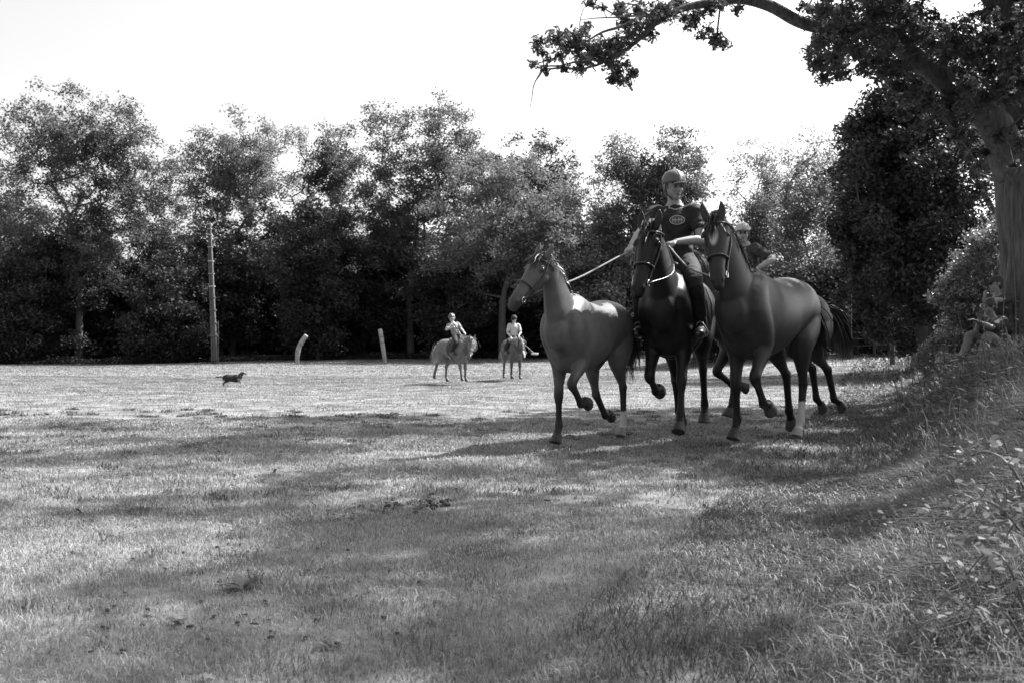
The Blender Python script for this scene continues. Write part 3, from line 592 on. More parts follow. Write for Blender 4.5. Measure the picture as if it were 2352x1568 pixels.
tag(link('fallen_leaves', leafmesh('fallen_leaves', np.stack(FALLEN, 1), .045, OAK, rc, 1.6), M['twig']), 'curled fallen oak leaves lying on the mown grass', 'fallen leaves', kind='stuff')
# ------------------------------------------------------------------ pole, posts, fence
b = W(494, HZ, 52); base = G(b.x, 52); t = W(480, 513, 52)
root = thing('utility_pole', 'tall tapered grey pole with pale bands standing before the trees', 'pole', base); ax = t - base; bm = bmesh.new()
for s in (-1, 1): loft(bm, [V((s * .13, 0, -.3)), ax + V((s * .075, 0, 0))], [(.05, .10), (.03, .07)], (1, 0, 0), 4, 6, 0)
loft(bm, [V((0, .03, -.3)), ax + V((0, .03, 0))], [(.13, .05), (.08, .04)], (1, 0, 0), 4, 6, 0); obj('shaft', bm, M['concrete'], root, False)
for i, q in enumerate([.03, .12, .2, .29, .38, .47, .55, .64, .73, .83, .92, .96, .995]):
    c = ax * q; hw = .19 * (1 - q) + .115 * q; bm = bmesh.new(); box(bm, c + V((0, 0, 0)), (hw * 2, .24 * (1 - .35 * q), .035 if i % 2 else .06)); obj('band', bm, M['band'] if i > 5 else M['concrete'], root, False)
bm = tube([V((.20, -.05, -.1)), V((.175, -.05, 2.2))], .016); obj('conduit', bm, M['concrete'], root)
for nm, lab, pp, rr in (('goal_post', 'pale padded post bent over to the right', [(682, 830), (684, 808), (690, 790), (703, 771)], .12), ('goal_post', 'straight pale padded post leaning to the left', [(886, 830), (880, 800), (873, 757)], .11)):
    d = 51; base = G((pp[0][0] - 1176) / F * d, d); root = thing(nm, lab, 'post', base, 0, 'leaning white posts at the far side')
    pts = [W(px, py, d) - base for px, py in pp]; pts[0].z = -.2
    bm = bmesh.new(); loft(bm, pts, [rr * .85] + [rr] * (len(pts) - 1), (0, 1, 0), 14, 4, .25); obj('padding', bm, M['padding'], root)
    for i, q in enumerate((.3, .62)):
        c = pts[1].lerp(pts[-1], q) if len(pts) == 3 else (pts[1] if i == 0 else pts[2]); tt = (pts[-1] - pts[1]).normalized(); bm = bmesh.new(); loft(bm, [c - tt * .03, c + tt * .03], [rr + .012] * 2, (0, 1, 0), 14, 1, 0); obj('strap', bm, M['grey_cloth'], root)
base = G((1951 - 1176) / F * 35, 35)
root = thing('telegraph_post', 'thin dark wooden pole standing by the wire fence', 'pole', base)
bm = bmesh.new(); loft(bm, [V((0, 0, -.2)), W(1953, 588, 35) - base], [.085, .06], (0, 1, 0), 10, 6, .2); obj('shaft', bm, M['wood'], root)
bm = bmesh.new(); box(bm, V((-.09, -.09, W(1950, 702, 35).z - base.z)), (.12, .1, .22)); obj('insulator', bm, M['padding'], root)
root = thing('wire_fence', 'low wire fence on thin wooden posts under the dark trees at right', 'fence', G((1930 - 1176) / F * 35.5, 35.5)); o0 = root.location.copy(); prev = None
for px in (1895, 1950, 2008, 2060, 2120, 2180):
    d = 35.5; g = G((px - 1176) / F * d, d) - o0; bm = bmesh.new(); loft(bm, [g - V((0, 0, .2)), g + V((.02, 0, 1.0))], [.05, .045], (0, 1, 0), 8, 3, .2); obj('post', bm, M['wood'], root)
    if prev is not None:
        for k_, z in enumerate((.45, .7, .92)): obj('wire', tube([prev + V((0, 0, z)), (prev + g) / 2 + V((0, 0, z - .02)), g + V((0, 0, z))], .008, 5), M['wire'], root)
    prev = g

# ------------------------------------------------------------------ horses
def strands(P, D, Ln, wd, droop, rg, segs=5):
    """hair: narrow strips; P roots, D directions"""
    n = len(P); v = []; wv = rg.normal(0, 1, (n, 3)); wv -= D * (wv * D).sum(1)[:, None]; wv /= np.linalg.norm(wv, axis=1)[:, None]; cur = P.copy(); d = D.copy(); st = Ln[:, None] / segs
    for s in range(segs + 1):
        ww = wd * (1 - (s / segs) ** 2 * .85); v.append(cur - wv * ww); v.append(cur + wv * ww)
        d = d + np.array([0, 0, -1]) * droop + rg.normal(0, .07, (n, 3)); d /= np.linalg.norm(d, axis=1)[:, None]; cur = cur + d * st
    v = np.stack(v, 1).reshape(-1, 3); i = np.arange(n)[:, None] * (2 * segs + 2)
    return npmesh('hair', v, [i + np.array([[2 * s, 2 * s + 1, 2 * s + 3, 2 * s + 2]]) for s in range(segs)])
def dirv(deg): return V((math.sin(R(deg)), 0, -math.cos(R(deg))))
def horse(name, label, group, loc, heading, s, tone, poll, face, headside, fl, fr, hl, hr, dark=.5, socks=(), star=0, mane='hairdark', fat=1.0, legs=1.0, bridle=True, tail=(.0, -.3), manelen=.22, blaze=0, muzzle=.5, th=1.0, headk=1.0, sockh=.55):
    """poll: poll point; face: direction poll to muzzle; fl..hr: three joint angles per leg, forward positive"""
    rz = math.atan2(heading[1], heading[0]); root = thing(name, label, 'horse', (loc[0], loc[1], float(gz(loc[0], loc[1]))), rz, group); root.scale = (s, s, s)
    bm = bmesh.new(); lz = lambda z: z
    X_ = [(-.86, 1.22, .07, .12), (-.80, 1.20, .19, .22), (-.64, 1.21, .265, .29), (-.42, 1.235, .275, .285), (-.16, 1.19, .275, .30), (.08, 1.14, .30, .345), (.32, 1.13, .285, .385), (.50, 1.16, .235, .40), (.66, 1.17, .205, .31), (.80, 1.15, .13, .19)]
    loft(bm, [(x, 0, z) for x, z, a, b in X_], [(a * fat, b * (1 + (fat - 1) * .5)) for x, z, a, b in X_], (0, 1, 0), 90, 8, .6)
    poll = V(poll); face = V(face).normalized(); hs = V(headside).normalized()
    nb0 = V((.52, 0, 1.22)); nb1 = V((.70, poll.y * .12, 1.36)); mid = nb1.lerp(poll, .52) + V((-.02, 0, .03))
    loft(bm, [nb0, nb1, mid, poll - V((.03, 0, .04))], [(.17, .27), (.135, .245), (.085, .155), (.07, .105)], (0, 1, 0), 60, 8, .6)
    dn = face.cross(hs).normalized()
    back = poll - mid; back = (V((-1, 0, -.3)))
    if dn.dot(V((-face.z, 0, face.x))) > 0 and dn.z > 0: pass
    jaw = -(V((0, 0, 1)) - face * face.z); jaw = (V((.001, 0, 0)) + jaw)
    # underside of the head = side towards the neck
    under = (nb0 - poll); under = under - face * under.dot(face); under.normalize()
    hl_ = .60; face = face * headk; hs = hs * headk; under = under * headk
    def HH(bm, pts, rad, *a): loft(bm, pts, [(p * headk, q * headk) for p, q in rad], *a)
    def LL(bm, pts, rad, *a): loft(bm, pts, [(p * th, q * th) for p, q in rad], *a)
    hp = [poll + under * .045 - face * .02, poll + face * .12 + under * .06, poll + face * .25 + under * .055, poll + face * .40 + under * .03, poll + face * .52 + under * .028, poll + face * hl_ + under * .03]
    HH(bm, hp, [(.075, .085), (.10, .125), (.088, .118), (.062, .078), (.058, .066), (.045, .045)], hs, 40, 8, .7)
    for q in (-1, 1):                          # brow bones, nostrils, cheeks
        ball(bm, poll + face * .15 + hs * q * .082 - under * .015, (.032, .032, .032)); ball(bm, poll + face * .17 + hs * q * .06 + under * .095, (.05, .05, .06)); ball(bm, poll + face * .555 + hs * q * .035 + under * .005, .028)
        e0 = poll + hs * q * .055 - under * .03; e1 = e0 - face * .12 - under * .05 + hs * q * .02
        loft(bm, [e0 + face * .03, (e0 + e1) / 2 + hs * q * .012, e1], [(.036, .022), (.036, .018), (.01, .008)], hs, 10, 3, .5)
    ball(bm, poll + face * .59 + under * .07, (.035, .035, .035))
    JL = {}
    for key, ang, sy in (('fl', fl, 1), ('fr', fr, -1)):
        y = sy * .135 * fat; a1, a2, a3 = ang
        sh = V((.62, y * .9, 1.22)); el = V((.42, y, .94)); kn = el + dirv(a1) * .42 * legs; fe = kn + dirv(a2) * .30 * legs; co_ = fe + dirv(a3) * .10; ho = co_ + dirv(a3 * .85) * .075
        LL(bm, [V((.40, y * .7, 1.40)), sh, V((.50, y, 1.0)), el.lerp(kn, .28), el.lerp(kn, .75), kn, kn.lerp(fe, .3)], [(.08, .12), (.11, .17), (.10, .14), (.078, .098), (.05, .058), (.050, .054), (.033, .042)], (0, 1, 0), 32, 7, .5)
        LL(bm, [kn, kn.lerp(fe, .25), kn.lerp(fe, .75), fe, fe.lerp(co_, .5), co_], [(.046, .05), (.033, .041), (.031, .040), (.042, .048), (.034, .038), (.044, .048)], (0, 1, 0), 32, 7, .3)
        JL[key] = (kn, fe, co_, ho)
    for key, ang, sy in (('hl', hl, 1), ('hr', hr, -1)):
        y = sy * .13 * fat; a0, a1, a2, a3 = ang
        hip = V((-.58, y * .9, 1.24)); stf = hip + dirv(a0) * .36; hk = stf + dirv(a1) * .44 * legs; fe = hk + dirv(a2) * .36 * legs; co_ = fe + dirv(a3) * .10; ho = co_ + dirv(a3 * .85) * .075; w_ = V((0, y * .25, 0)); stf += w_
        LL(bm, [hip + V((.02, 0, .08)), hip.lerp(stf, .5) + V((-.05, 0, 0)), stf + V((-.03, 0, 0)), stf.lerp(hk, .4), stf.lerp(hk, .8), hk], [(.13, .23), (.135, .22), (.11, .155), (.075, .10), (.042, .055), (.046, .06)], (0, 1, 0), 40, 7, .5)
        LL(bm, [hip + V((-.18, 0, -.02)), hip + V((-.16, 0, -.22)), stf.lerp(hk, .35) + V((-.05, 0, 0))], [(.10, .10), (.10, .11), (.05, .06)], (0, 1, 0), 32, 7, .5)
        LL(bm, [hk + (hk - fe).normalized() * .03, hk.lerp(fe, .22), hk.lerp(fe, .75), fe, fe.lerp(co_, .5), co_], [(.046, .062), (.036, .048), (.033, .043), (.043, .050), (.035, .039), (.045, .050)], (0, 1, 0), 32, 7, .3)
        JL[key] = (hk, fe, co_, ho)
    for key, (a_, b_, c_, h_) in JL.items():
        hb = bmesh.new(); ax_ = (h_ - c_).normalized(); fwd = V((0, 1, 0)).cross(ax_) * -1; rings = []
        for q, ra, rb, off in ((-.012, .040, .044, -.004), (0, .0465, .050, 0), (.045, .055, .061, .012), (.088, .060, .068, .024), (.092, .055, .062, .024)):
            rings.append([hb.verts.new(c_ + ax_ * q + fwd * (off + rb * math.cos(t)) + V((0, ra * math.sin(t), 0))) for t in np.linspace(0, 2 * PI, 21)[:-1]])
        for A_, B_ in zip(rings, rings[1:]):
            for j in range(20): hb.faces.new((A_[j], A_[(j + 1) % 20], B_[(j + 1) % 20], B_[j]))
        hb.faces.new(rings[-1]); hb.faces.new(rings[0][::-1]); bmesh.ops.recalc_face_normals(hb, faces=hb.faces[:]); obj('hoof', hb, M['hoofpale' if key in socks else 'hoof'], root, False)
    me = remesh(bm, .0105, 9, .5); co = co_of(me); n = len(co); T = np.full(n, tone); dk = tone * dark
    for key, (a, b_, c_, h_) in JL.items():
        dd, t = segdist(co, a, b_); m_ = np.exp(-(np.maximum(dd - .03, 0) / .055) ** 2); T = T * (1 - m_) + dk * m_
        dd2, t2 = segdist(co, b_, h_); T = np.where(dd2 < .085, dk, T)
        if key in socks: dd3, t3 = segdist(co, V(a).lerp(V(b_), sockh), c_); T = np.where((dd3 < .07) & (dd2 < .2), .42, T)
        continue
        dd4, t4 = segdist(co, c_, h_); dd5 = np.linalg.norm(co - np.array(h_), axis=1); T = np.where((dd4 < .075) & (dd5 < .085), .10 if key in socks else .045, T)
    mz = poll + face * .58 + under * .03; dd = np.linalg.norm(co - np.array(mz), axis=1); m_ = np.clip(1 - (dd - .05) / .10, 0, 1); T = T * (1 - m_) + tone * muzzle * m_
    if star:
        sp = poll + face * star - under * .05; dd = np.linalg.norm((co - np.array(sp)) - np.outer((co - np.array(sp)) @ np.array(face), np.array(face)) * .55, axis=1); T = np.where(dd < .0, .5, T); m_ = np.clip((.050 - dd) / .016, 0, 1); T = T * (1 - m_) + .42 * m_
    if blaze:
        dd, t = segdist(co, poll + face * .42 - under * .05, poll + face * .6 - under * .02 + hs * .03); T = np.where(dd < .04, .5, T)
    set_tone(me, T); link('body', me, M['coat'], root)
    for q in (-1, 1):
        bm = bmesh.new(); ball(bm, poll + face * .165 + hs * q * .104 - under * .012, .0175); obj('eye', bm, M['eye'], root)
    rg = np.random.default_rng(int(abs(loc[0]) * 100) + 3)
    # mane along the crest, tail from the dock
    crest = catmull([(.42, 0, 1.55), tuple(nb1 + (nb1 - nb0).orthogonal() * 0 + V((-.10, 0, .20))), tuple(mid + V((-.09, 0, .11))), tuple(poll - under * .04 - face * .02)], 30)
    K = 560 if manelen < .3 else 900; idx = rg.integers(0, len(crest), K); P = np.array([crest[i] for i in idx]) + rg.normal(0, .012, (K, 3)); sd = 1 if rg.uniform() > .5 else -1
    D = np.stack([rg.normal(-.2, .25, K), rg.normal(.8 * sd, .35, K), rg.uniform(-.5, .45, K)], 1); D /= np.linalg.norm(D, axis=1)[:, None]
    link('mane', strands(P, D, rg.uniform(.5, 1.2, K) * manelen, .0065, .55, rg), M[mane], root)
    P = np.array([tuple(poll - under * .05)] * 150) + rg.normal(0, .02, (150, 3)); D = np.array([tuple(face)] * 150) + rg.normal(0, .26, (150, 3)) - np.array(tuple(under)) * .3; D /= np.linalg.norm(D, axis=1)[:, None]
    link('forelock', strands(P, D, rg.uniform(.08, .2, 150) * (1 + manelen), .005, .15, rg), M[mane], root)
    K = 600; P = np.array([(-.86, 0, 1.34)] * K) + rg.normal(0, .025, (K, 3)); D = np.stack([np.full(K, -.8 + tail[1]), np.full(K, tail[0]), np.full(K, .0)], 1) + rg.normal(0, .14, (K, 3)); D /= np.linalg.norm(D, axis=1)[:, None]
    link('tail', strands(P, D, rg.uniform(.5, .85, K), .007, .42, rg, 7), M[mane], root)
    if bridle:
        br = thing('bridle', None, None); br.parent = root
        def ringstrap(nm, c, a, b_, axis_n, r=.010):
            m3 = frame(axis_n, hs); pts = []
            for i in range(25):
                t = 2 * PI * i / 24; pts.append(c + hs * (a * math.cos(t)) + V(axis_n).cross(hs).normalized() * (b_ * headk * math.sin(t)))
            obj(nm, tube(pts, r, 6, 1, tuple(axis_n)), M['leather'], br)
        ringstrap('noseband', poll + face * .36 + under * .038, .082, .104, face)
        ringstrap('headpiece', poll + face * .05 + under * .05, .100, .130, (face + under * .25).normalized())
        for q in (-1, 1):
            obj('cheek_strap', tube([poll + face * .03 + hs * q * .088 + under * .01, poll + face * .2 + hs * q * .104 + under * .05, poll + face * .38 + hs * q * .075 + under * .05, poll + face * .5 + hs * q * .064 + under * .045], .009, 6), M['leather'], br)
            bm = bmesh.new(); c = poll + face * .5 + hs * q * .066 + under * .045
            pts = [c + face * (.024 * math.cos(2 * PI * i / 16)) + under * (.024 * math.sin(2 * PI * i / 16)) for i in range(17)]; obj('bit_ring', tube(pts, .006, 6, 1, tuple(hs)), M['metal'], br)
        obj('browband', tube([poll + face * .08 + hs * .09 + under * .0, poll + face * .09 - under * .045, poll + face * .08 - hs * .09 + under * .0], .011, 6), M['leather'], br)
    root['_f'] = 0; del root['_f']
    bpy.context.view_layer.update()
    mw = Matrix.Translation(root.location) @ Matrix.Rotation(rz, 4, 'Z') @ Matrix.Scale(s, 4)
    H = dict(root=root, mw=mw, poll=poll, face=face, hs=hs, under=under, JL=JL, rz=rz, s=s, fat=fat)
    H['bit'] = [mw @ (poll + face * .5 + hs * q * .066 + under * .05) for q in (-1, 1)]
    H['seat'] = mw @ V((.14, 0, 1.53 + (fat - 1) * .1))
    return H
def saddle(H, stirrups=None, scale=1.0):
    root = H['root']; fat = H['fat']; s_ = thing('saddle', None, None); s_.parent = root
    bm = bmesh.new(); loft(bm, [(-.14, 0, 1.535), (-.02, 0, 1.50), (.14, 0, 1.49), (.28, 0, 1.56), (.33, 0, 1.60)], [(.15, .045), (.17, .04), (.12, .045), (.10, .05), (.05, .03)], (0, 1, 0), 16, 5, .6); obj('seat', bm, M['saddle'], s_)
    for q in (-1, 1):
        bm = bmesh.new(); f_ = fat * 1.04
        rows = [(.03, .34), (.0, .36), (-.01, .37), (.04, .36), (.12, .32)]; zz = [1.50, 1.38, 1.24, 1.10, .98]; yy = [.14, .245, .295, .308, .30]
        vsx = [[bm.verts.new((a + (b_ - a) * t, q * yy[i] * f_ + q * .012, zz[i])) for t in (0, .33, .66, 1)] for i, (a, b_) in enumerate(rows)]
        for i in range(4):
            for j in range(3): bm.faces.new((vsx[i][j], vsx[i][j + 1], vsx[i + 1][j + 1], vsx[i + 1][j]))
        bmesh.ops.solidify(bm, geom=bm.faces[:], thickness=.012); obj('flap', bm, M['saddle'], s_)
    pts = [V((.22, .315 * fat * math.cos(t), 1.13 + .40 * (1 + (fat - 1) * .5) * math.sin(t))) for t in np.linspace(R(-190), R(10), 21)]; obj('girth', tube(pts, [(.035, .010)] * 21, 8, 1, (1, 0, 0)), M['leather'], s_)
    return s_
def sock(tone=.4): return tone
hA = horse('led_horse', 'small horse led on the taut rope, leftmost of the running group', 'horses running as a group', (.685, 8.98), (-.46, -.89), .86, .085, (1.08, .0, 1.86), (.62, -.28, -.78), (.25, .95, -.1), (46, -48, -100), (3, -1, 22), (22, -38, -2, 28), (28, -12, -48, -95), dark=.22, socks=('hl',), sockh=.86, manelen=.16, tail=(0, .1))
hB = horse('ridden_horse', 'near black horse trotting towards the camera under the tall rider', 'horses running as a group', (1.64, 9.85), (-.34, -.94), 1.05, .012, (1.12, -.02, 1.84), (.35, -.12, -.95), (.08, 1, 0), (18, 8, 35), (30, -62, -100), (24, -46, -16, 10), (30, -14, -30, -60), dark=.8, tail=(0, .0))
hC = horse('led_horse', 'big bay horse with a white star, led on the right of the tall rider', 'horses running as a group', (2.42, 9.38), (-.58, -.81), 1.03, .027, (1.04, -.06, 1.93), (.30, .16, -.94), (-.35, .93, .05), (36, -40, -80), (2, -4, 22), (26, -20, 12, 40), (20, -44, -12, -30), dark=.3, socks=('hl',), star=.17, tail=(0, .0))
hD = horse('ridden_horse', 'bay horse ridden behind the others, only its rump and legs showing at right', 'horses running as a group', (3.08, 12.0), (-.90, -.43), 1.03, .028, (1.10, .0, 1.88), (.40, .0, -.9), (0, 1, 0), (24, 4, 20), (30, -55, -95), (14, -46, -16, -60), (18, -46, -10, -45), dark=.25, tail=(0, .1))
hE = horse('pony', 'fluffy maned pony turning right under the child in the pale helmet', 'ponies ridden by children', (-1.42, 24.6), (.62, -.78), .72, .13, (.90, .04, 1.52), (.25, -.28, -.92), (.2, 1, 0), (0, 0, 25), (20, 14, 20), (22, -36, -2, 28), (8, -58, -24, -20), dark=.9, mane='hairlight', fat=1.12, legs=.92, th=1.22, headk=1.16, manelen=.46, tail=(.1, .1))
hF = horse('pony', 'brown pony standing face on under the child in the black helmet', 'ponies ridden by children', (.02, 26.7), (.26, -.97), .72, .09, (1.08, .0, 1.49), (.50, .05, -.85), (0, 1, 0), (4, 2, 25), (-3, -4, 25), (22, -36, -2, 28), (16, -44, -8, 24), dark=.7, mane='hairlight', fat=1.12, legs=.95, th=1.2, headk=1.16, manelen=.3, blaze=1, tail=(0, .1))
for h in (hB, hD, hE, hF): saddle(h)

# ------------------------------------------------------------------ people
def hand(bm, wr, d, nrm, s, curl, th=1):
    """palm and five fingers; nrm = the way the fingers close"""
    d = V(d).normalized(); nrm = V(nrm); nrm = (nrm - d * nrm.dot(d)).normalized(); sd = d.cross(nrm) * th
    loft(bm, [wr, wr + d * .04 * s, wr + d * .085 * s], [(.026 * s, .020 * s), (.038 * s, .017 * s), (.040 * s, .015 * s)], sd, 12, 3, .5)
    for i, (o, L) in enumerate(((.030, .070), (.0105, .078), (-.0105, .073), (-.030, .058))):
        p = wr + d * .085 * s + sd * o * s; pts = [p - d * .012 * s]; a = 0
        for j, q in enumerate((.42, .32, .26)):
            a += curl * (62, 72, 45)[j]; pts.append(pts[-1] + (d * math.cos(R(a)) + nrm * math.sin(R(a)) + sd * o * 1.5 * (1 - curl)) * L * q * s * 1.15)
        loft(bm, pts, [.0092 * s, .0088 * s, .0080 * s, .0068 * s], sd, 8, 3, .8)
    t0 = wr + d * .03 * s + sd * .028 * s; t1 = t0 + (d * .6 + sd * .7 + nrm * .35 * curl).normalized() * .036 * s; t2 = t1 + (d * .85 + sd * .15 * (1 - curl) + nrm * .7 * curl - sd * .4 * curl).normalized() * .030 * s
    loft(bm, [t0, t1, t2], [.013 * s, .0105 * s, .0085 * s], d, 8, 3, .8)
def head(bm, c, Rm, s):
    f, l, u = Rm.col[0], Rm.col[1], Rm.col[2]; q = lambda a, b_, z: c + f * a * s + l * b_ * s + u * z * s
    ball(bm, q(-.012, 0, .03), (.098 * s, .076 * s, .092 * s), Rm, 20); ball(bm, q(.018, 0, -.03), (.070 * s, .062 * s, .078 * s), Rm, 18); ball(bm, q(.048, 0, -.085), (.036 * s, .036 * s, .026 * s), Rm)
    loft(bm, [q(.074, 0, .018), q(.092, 0, -.008), q(.103, 0, -.026), q(.09, 0, -.036)], [(.010 * s, .012 * s), (.011 * s, .014 * s), (.015 * s, .014 * s), (.013 * s, .008 * s)], l, 10, 3, .6)
    ball(bm, q(.078, 0, .030), (.014 * s, .05 * s, .010 * s), Rm)
    for z, a in ((-.057, .084), (-.067, .081)): ball(bm, q(a, 0, z), (.010 * s, .022 * s, .007 * s), Rm, 10)
    for k in (-1, 1):
        ball(bm, q(.055, k * .036, -.028), (.024 * s, .022 * s, .024 * s), Rm); loft(bm, [q(-.012, k * .074, .018), q(-.016, k * .086, .004), q(-.006, k * .077, -.026)], [(.008 * s, .015 * s), (.007 * s, .018 * s), (.006 * s, .009 * s)], l, 8, 3, .6)
def person(label, J, s=1.0, group=None, mw=None, tone=.30, shirt='black_cloth', pants='black_cloth', boots='boot', helmet=None, hair='hair', hsz=1.0, sleeve=.8, top=None, curl=(.9, .9), pn=((0, 0, -1), (0, 0, -1)), voxel=.007, longsleeve=False, root_loc=None, cap=None):
    """J: joints in world space; returns the thing. Left = index 0, right = index 1"""
    base = V(root_loc if root_loc else J['pel']); root = thing('person', label, 'person', base, 0, group)
    P = {k: ([V(a) - base for a in v] if isinstance(v, list) else V(v) - base) for k, v in J.items() if k not in ('hf', 'hu')}
    pel, wai, che, nek, hd = P['pel'], P['wai'], P['che'], P['nek'], P['head']; sh, el, wr, hi, kn, an, toe = (P[k] for k in ('sh', 'el', 'wr', 'hip', 'kn', 'an', 'toe')); hnd = P['hand']
    sd = (sh[0] - sh[1]).normalized(); pd = (hi[0] - hi[1]).normalized(); Rm = frame(J['hf'], J['hu'])
    bm = bmesh.new()
    loft(bm, [pel, wai, che, nek], [(.155 * s, .11 * s), (.13 * s, .095 * s), (.165 * s, .11 * s), (.07 * s, .06 * s)], sd, 20, 5, .6)
    loft(bm, [nek - V((0, 0, .02)) * s, hd - Rm.col[2] * .07 * s * hsz], [.058 * s, .052 * s], sd, 14, 4, .4); head(bm, hd, Rm, s * hsz)
    for i in (0, 1):
        loft(bm, [che.lerp(sh[i], .5), sh[i], sh[i].lerp(el[i], .35), el[i], el[i].lerp(wr[i], .3), wr[i]], [(.07 * s, .07 * s), .062 * s, .050 * s, .040 * s, .041 * s, .026 * s], (0, 1, .2), 14, 4, .5)
        hand(bm, wr[i], hnd[i] - wr[i], pn[i], s, curl[i], 1 if i == 0 else -1)
        loft(bm, [pel.lerp(hi[i], .7), hi[i].lerp(kn[i], .25), kn[i], kn[i].lerp(an[i], .3), an[i]], [.10 * s, .088 * s, .058 * s, .058 * s, .038 * s], pd, 14, 4, .5)
        loft(bm, [an[i] - (toe[i] - an[i]) * .25, an[i].lerp(toe[i], .5), toe[i]], [(.033 * s, .04 * s), (.038 * s, .035 * s), (.035 * s, .022 * s)], pd, 10, 3, .6)
    me = remesh(bm, voxel * max(.7, s), 3, .5); co = co_of(me); T = np.full(len(co), tone)
    q = lambda a, b_, z: hd + (Rm.col[0] * a + Rm.col[1] * b_ + Rm.col[2] * z) * s * hsz
    for k in (-1, 1):
        d_, _ = segdist(co, q(.09, k * .02, .032), q(.075, k * .05, .03)); T = np.where(d_ < .009 * s, tone * .35, T)
        d_ = np.linalg.norm(co - np.array(q(.084, k * .032, .008)), axis=1); T = np.where(d_ < .016 * s, tone * .68, T)  # eye sockets: shade painted into the skin tone
    d_, _ = segdist(co, q(.092, .024, -.062), q(.092, -.024, -.062)); T = np.where(d_ < .010 * s, tone * .5, T)
    set_tone(me, T); body = link('body', me, M['skin'], root)
    for k in (-1, 1):
        bm = bmesh.new(); ball(bm, q(.081, k * .031, .006), .0115 * s * hsz); obj('eye', bm, M['eye'], root)
    # hair
    bm = bmesh.new(); ball(bm, q(-.025, 0, .035), (.095 * s * hsz, .083 * s * hsz, .095 * s * hsz), Rm, 16)
    if hair: 
        ball(bm, q(-.055, 0, -.02), (.055 * s * hsz, .07 * s * hsz, .07 * s * hsz), Rm, 14); (ball(bm, q(-.022, 0, .045), (.106 * s * hsz, .090 * s * hsz, .092 * s * hsz), Rm, 16) if not (helmet or cap) else None); obj('hair', bm, M[hair], root)
    else: bm.free()
    # shirt
    bm = bmesh.new(); g = .016 * s
    loft(bm, [pel + (wai - pel) * .15, wai, che, che.lerp(nek, .62)], [(.165 * s, .125 * s), (.148 * s, .115 * s), (.175 * s, .122 * s), (.105 * s, .08 * s)], sd, 22, 5, .5)
    for i in (0, 1):
        e = el[i]; q1 = sh[i].lerp(e, sleeve)
        pts = [che.lerp(sh[i], .45), sh[i], sh[i].lerp(e, .4), q1]; rr = [.076 * s, .071 * s, .064 * s, .061 * s]
        if longsleeve: pts = pts[:3] + [e, wr[i].lerp(e, .12)]; rr = rr[:3] + [.056 * s, .042 * s]
        loft(bm, pts, rr, (0, 1, .2), 14, 4, .25)
    me = remesh(bm, .009 * max(.7, s), 4, .5); folds(me, .006 * s, 11 / s, len(label)); shirt_o = link('shirt', me, M[shirt], root)
    # breeches / trousers
    bm = bmesh.new(); loft(bm, [pel - (wai - pel) * .3, pel, pel.lerp(wai, .45)], [(.13 * s, .11 * s), (.168 * s, .128 * s), (.145 * s, .115 * s)], sd, 18, 4, .5)
    for i in (0, 1): loft(bm, [pel.lerp(hi[i], .7), hi[i].lerp(kn[i], .25), kn[i], kn[i].lerp(an[i], .35), kn[i].lerp(an[i], .95)], [.115 * s, .102 * s, .072 * s, .068 * s, .050 * s], pd, 14, 4, .4)
    me = remesh(bm, .010 * max(.7, s), 4, .5); folds(me, .004 * s, 10 / s, 3); link('trousers', me, M[pants], root)
    for i in (0, 1):
        bm = bmesh.new(); f_ = (toe[i] - an[i]); loft(bm, [kn[i].lerp(an[i], .45 if boots == 'boot' else .88), an[i]], [.062 * s, .050 * s], pd, 14, 4, .2)
        loft(bm, [an[i] - f_ * .3 + V((0, 0, -.02)) * s, an[i].lerp(toe[i], .4) + V((0, 0, -.02)) * s, toe[i] + f_ * .06 + V((0, 0, -.012)) * s], [(.044 * s, .052 * s), (.050 * s, .052 * s), (.048 * s, .038 * s)], pd, 12, 4, .7)
        link('boot', remesh(bm, .008 * max(.7, s), 2, .5), M[boots], root)
    hs_ = s * hsz
    if helmet:
        hm, pk, stripe = helmet; bm = bmesh.new(); bmesh.ops.create_uvsphere(bm, u_segments=28, v_segments=18, radius=1)
        for v_ in bm.verts:
            x, y, z = v_.co; z = max(z, -.18 - .15 * max(0, -x)); v_.co = q(-.010 + x * .122, y * .100, .050 + z * .098)
        obj('helmet', bm, M[hm], root)
        bm = bmesh.new(); rows = []
        for r_ in (1.0, 1.55):
            rows.append([bm.verts.new(q(-.01 + math.cos(t) * .122 * (.94 if r_ == 1 else 1.6), math.sin(t) * .098 * (.98 if r_ == 1 else .92), .040 - (0 if r_ == 1 else .018) + .012 * math.cos(t * 1.6))) for t in np.linspace(-.95, .95, 13)])
        for j in range(12): bm.faces.new((rows[0][j], rows[0][j + 1], rows[1][j + 1], rows[1][j]))
        bmesh.ops.solidify(bm, geom=bm.faces[:], thickness=.006 * hs_); obj('peak', bm, M[pk], root)
        for k in (-1, 1): obj('chin_strap', tube([q(.01, k * .09, .03), q(.015, k * .083, -.05), q(.045, k * .03, -.112)], .006 * hs_, 6), M['leather'], root)
        if stripe:
            for yy in ((-.028, .028) if stripe == 2 else (0,)):
                obj('stripe', tube([q(-.010 + math.cos(t) * .1225, yy, .050 + math.sin(t) * .0985) for t in np.linspace(.05, 2.9, 15)], [(.012 * hs_, .004 * hs_)] * 15, 6, 1, tuple(Rm.col[1])), M['stripe'], root)
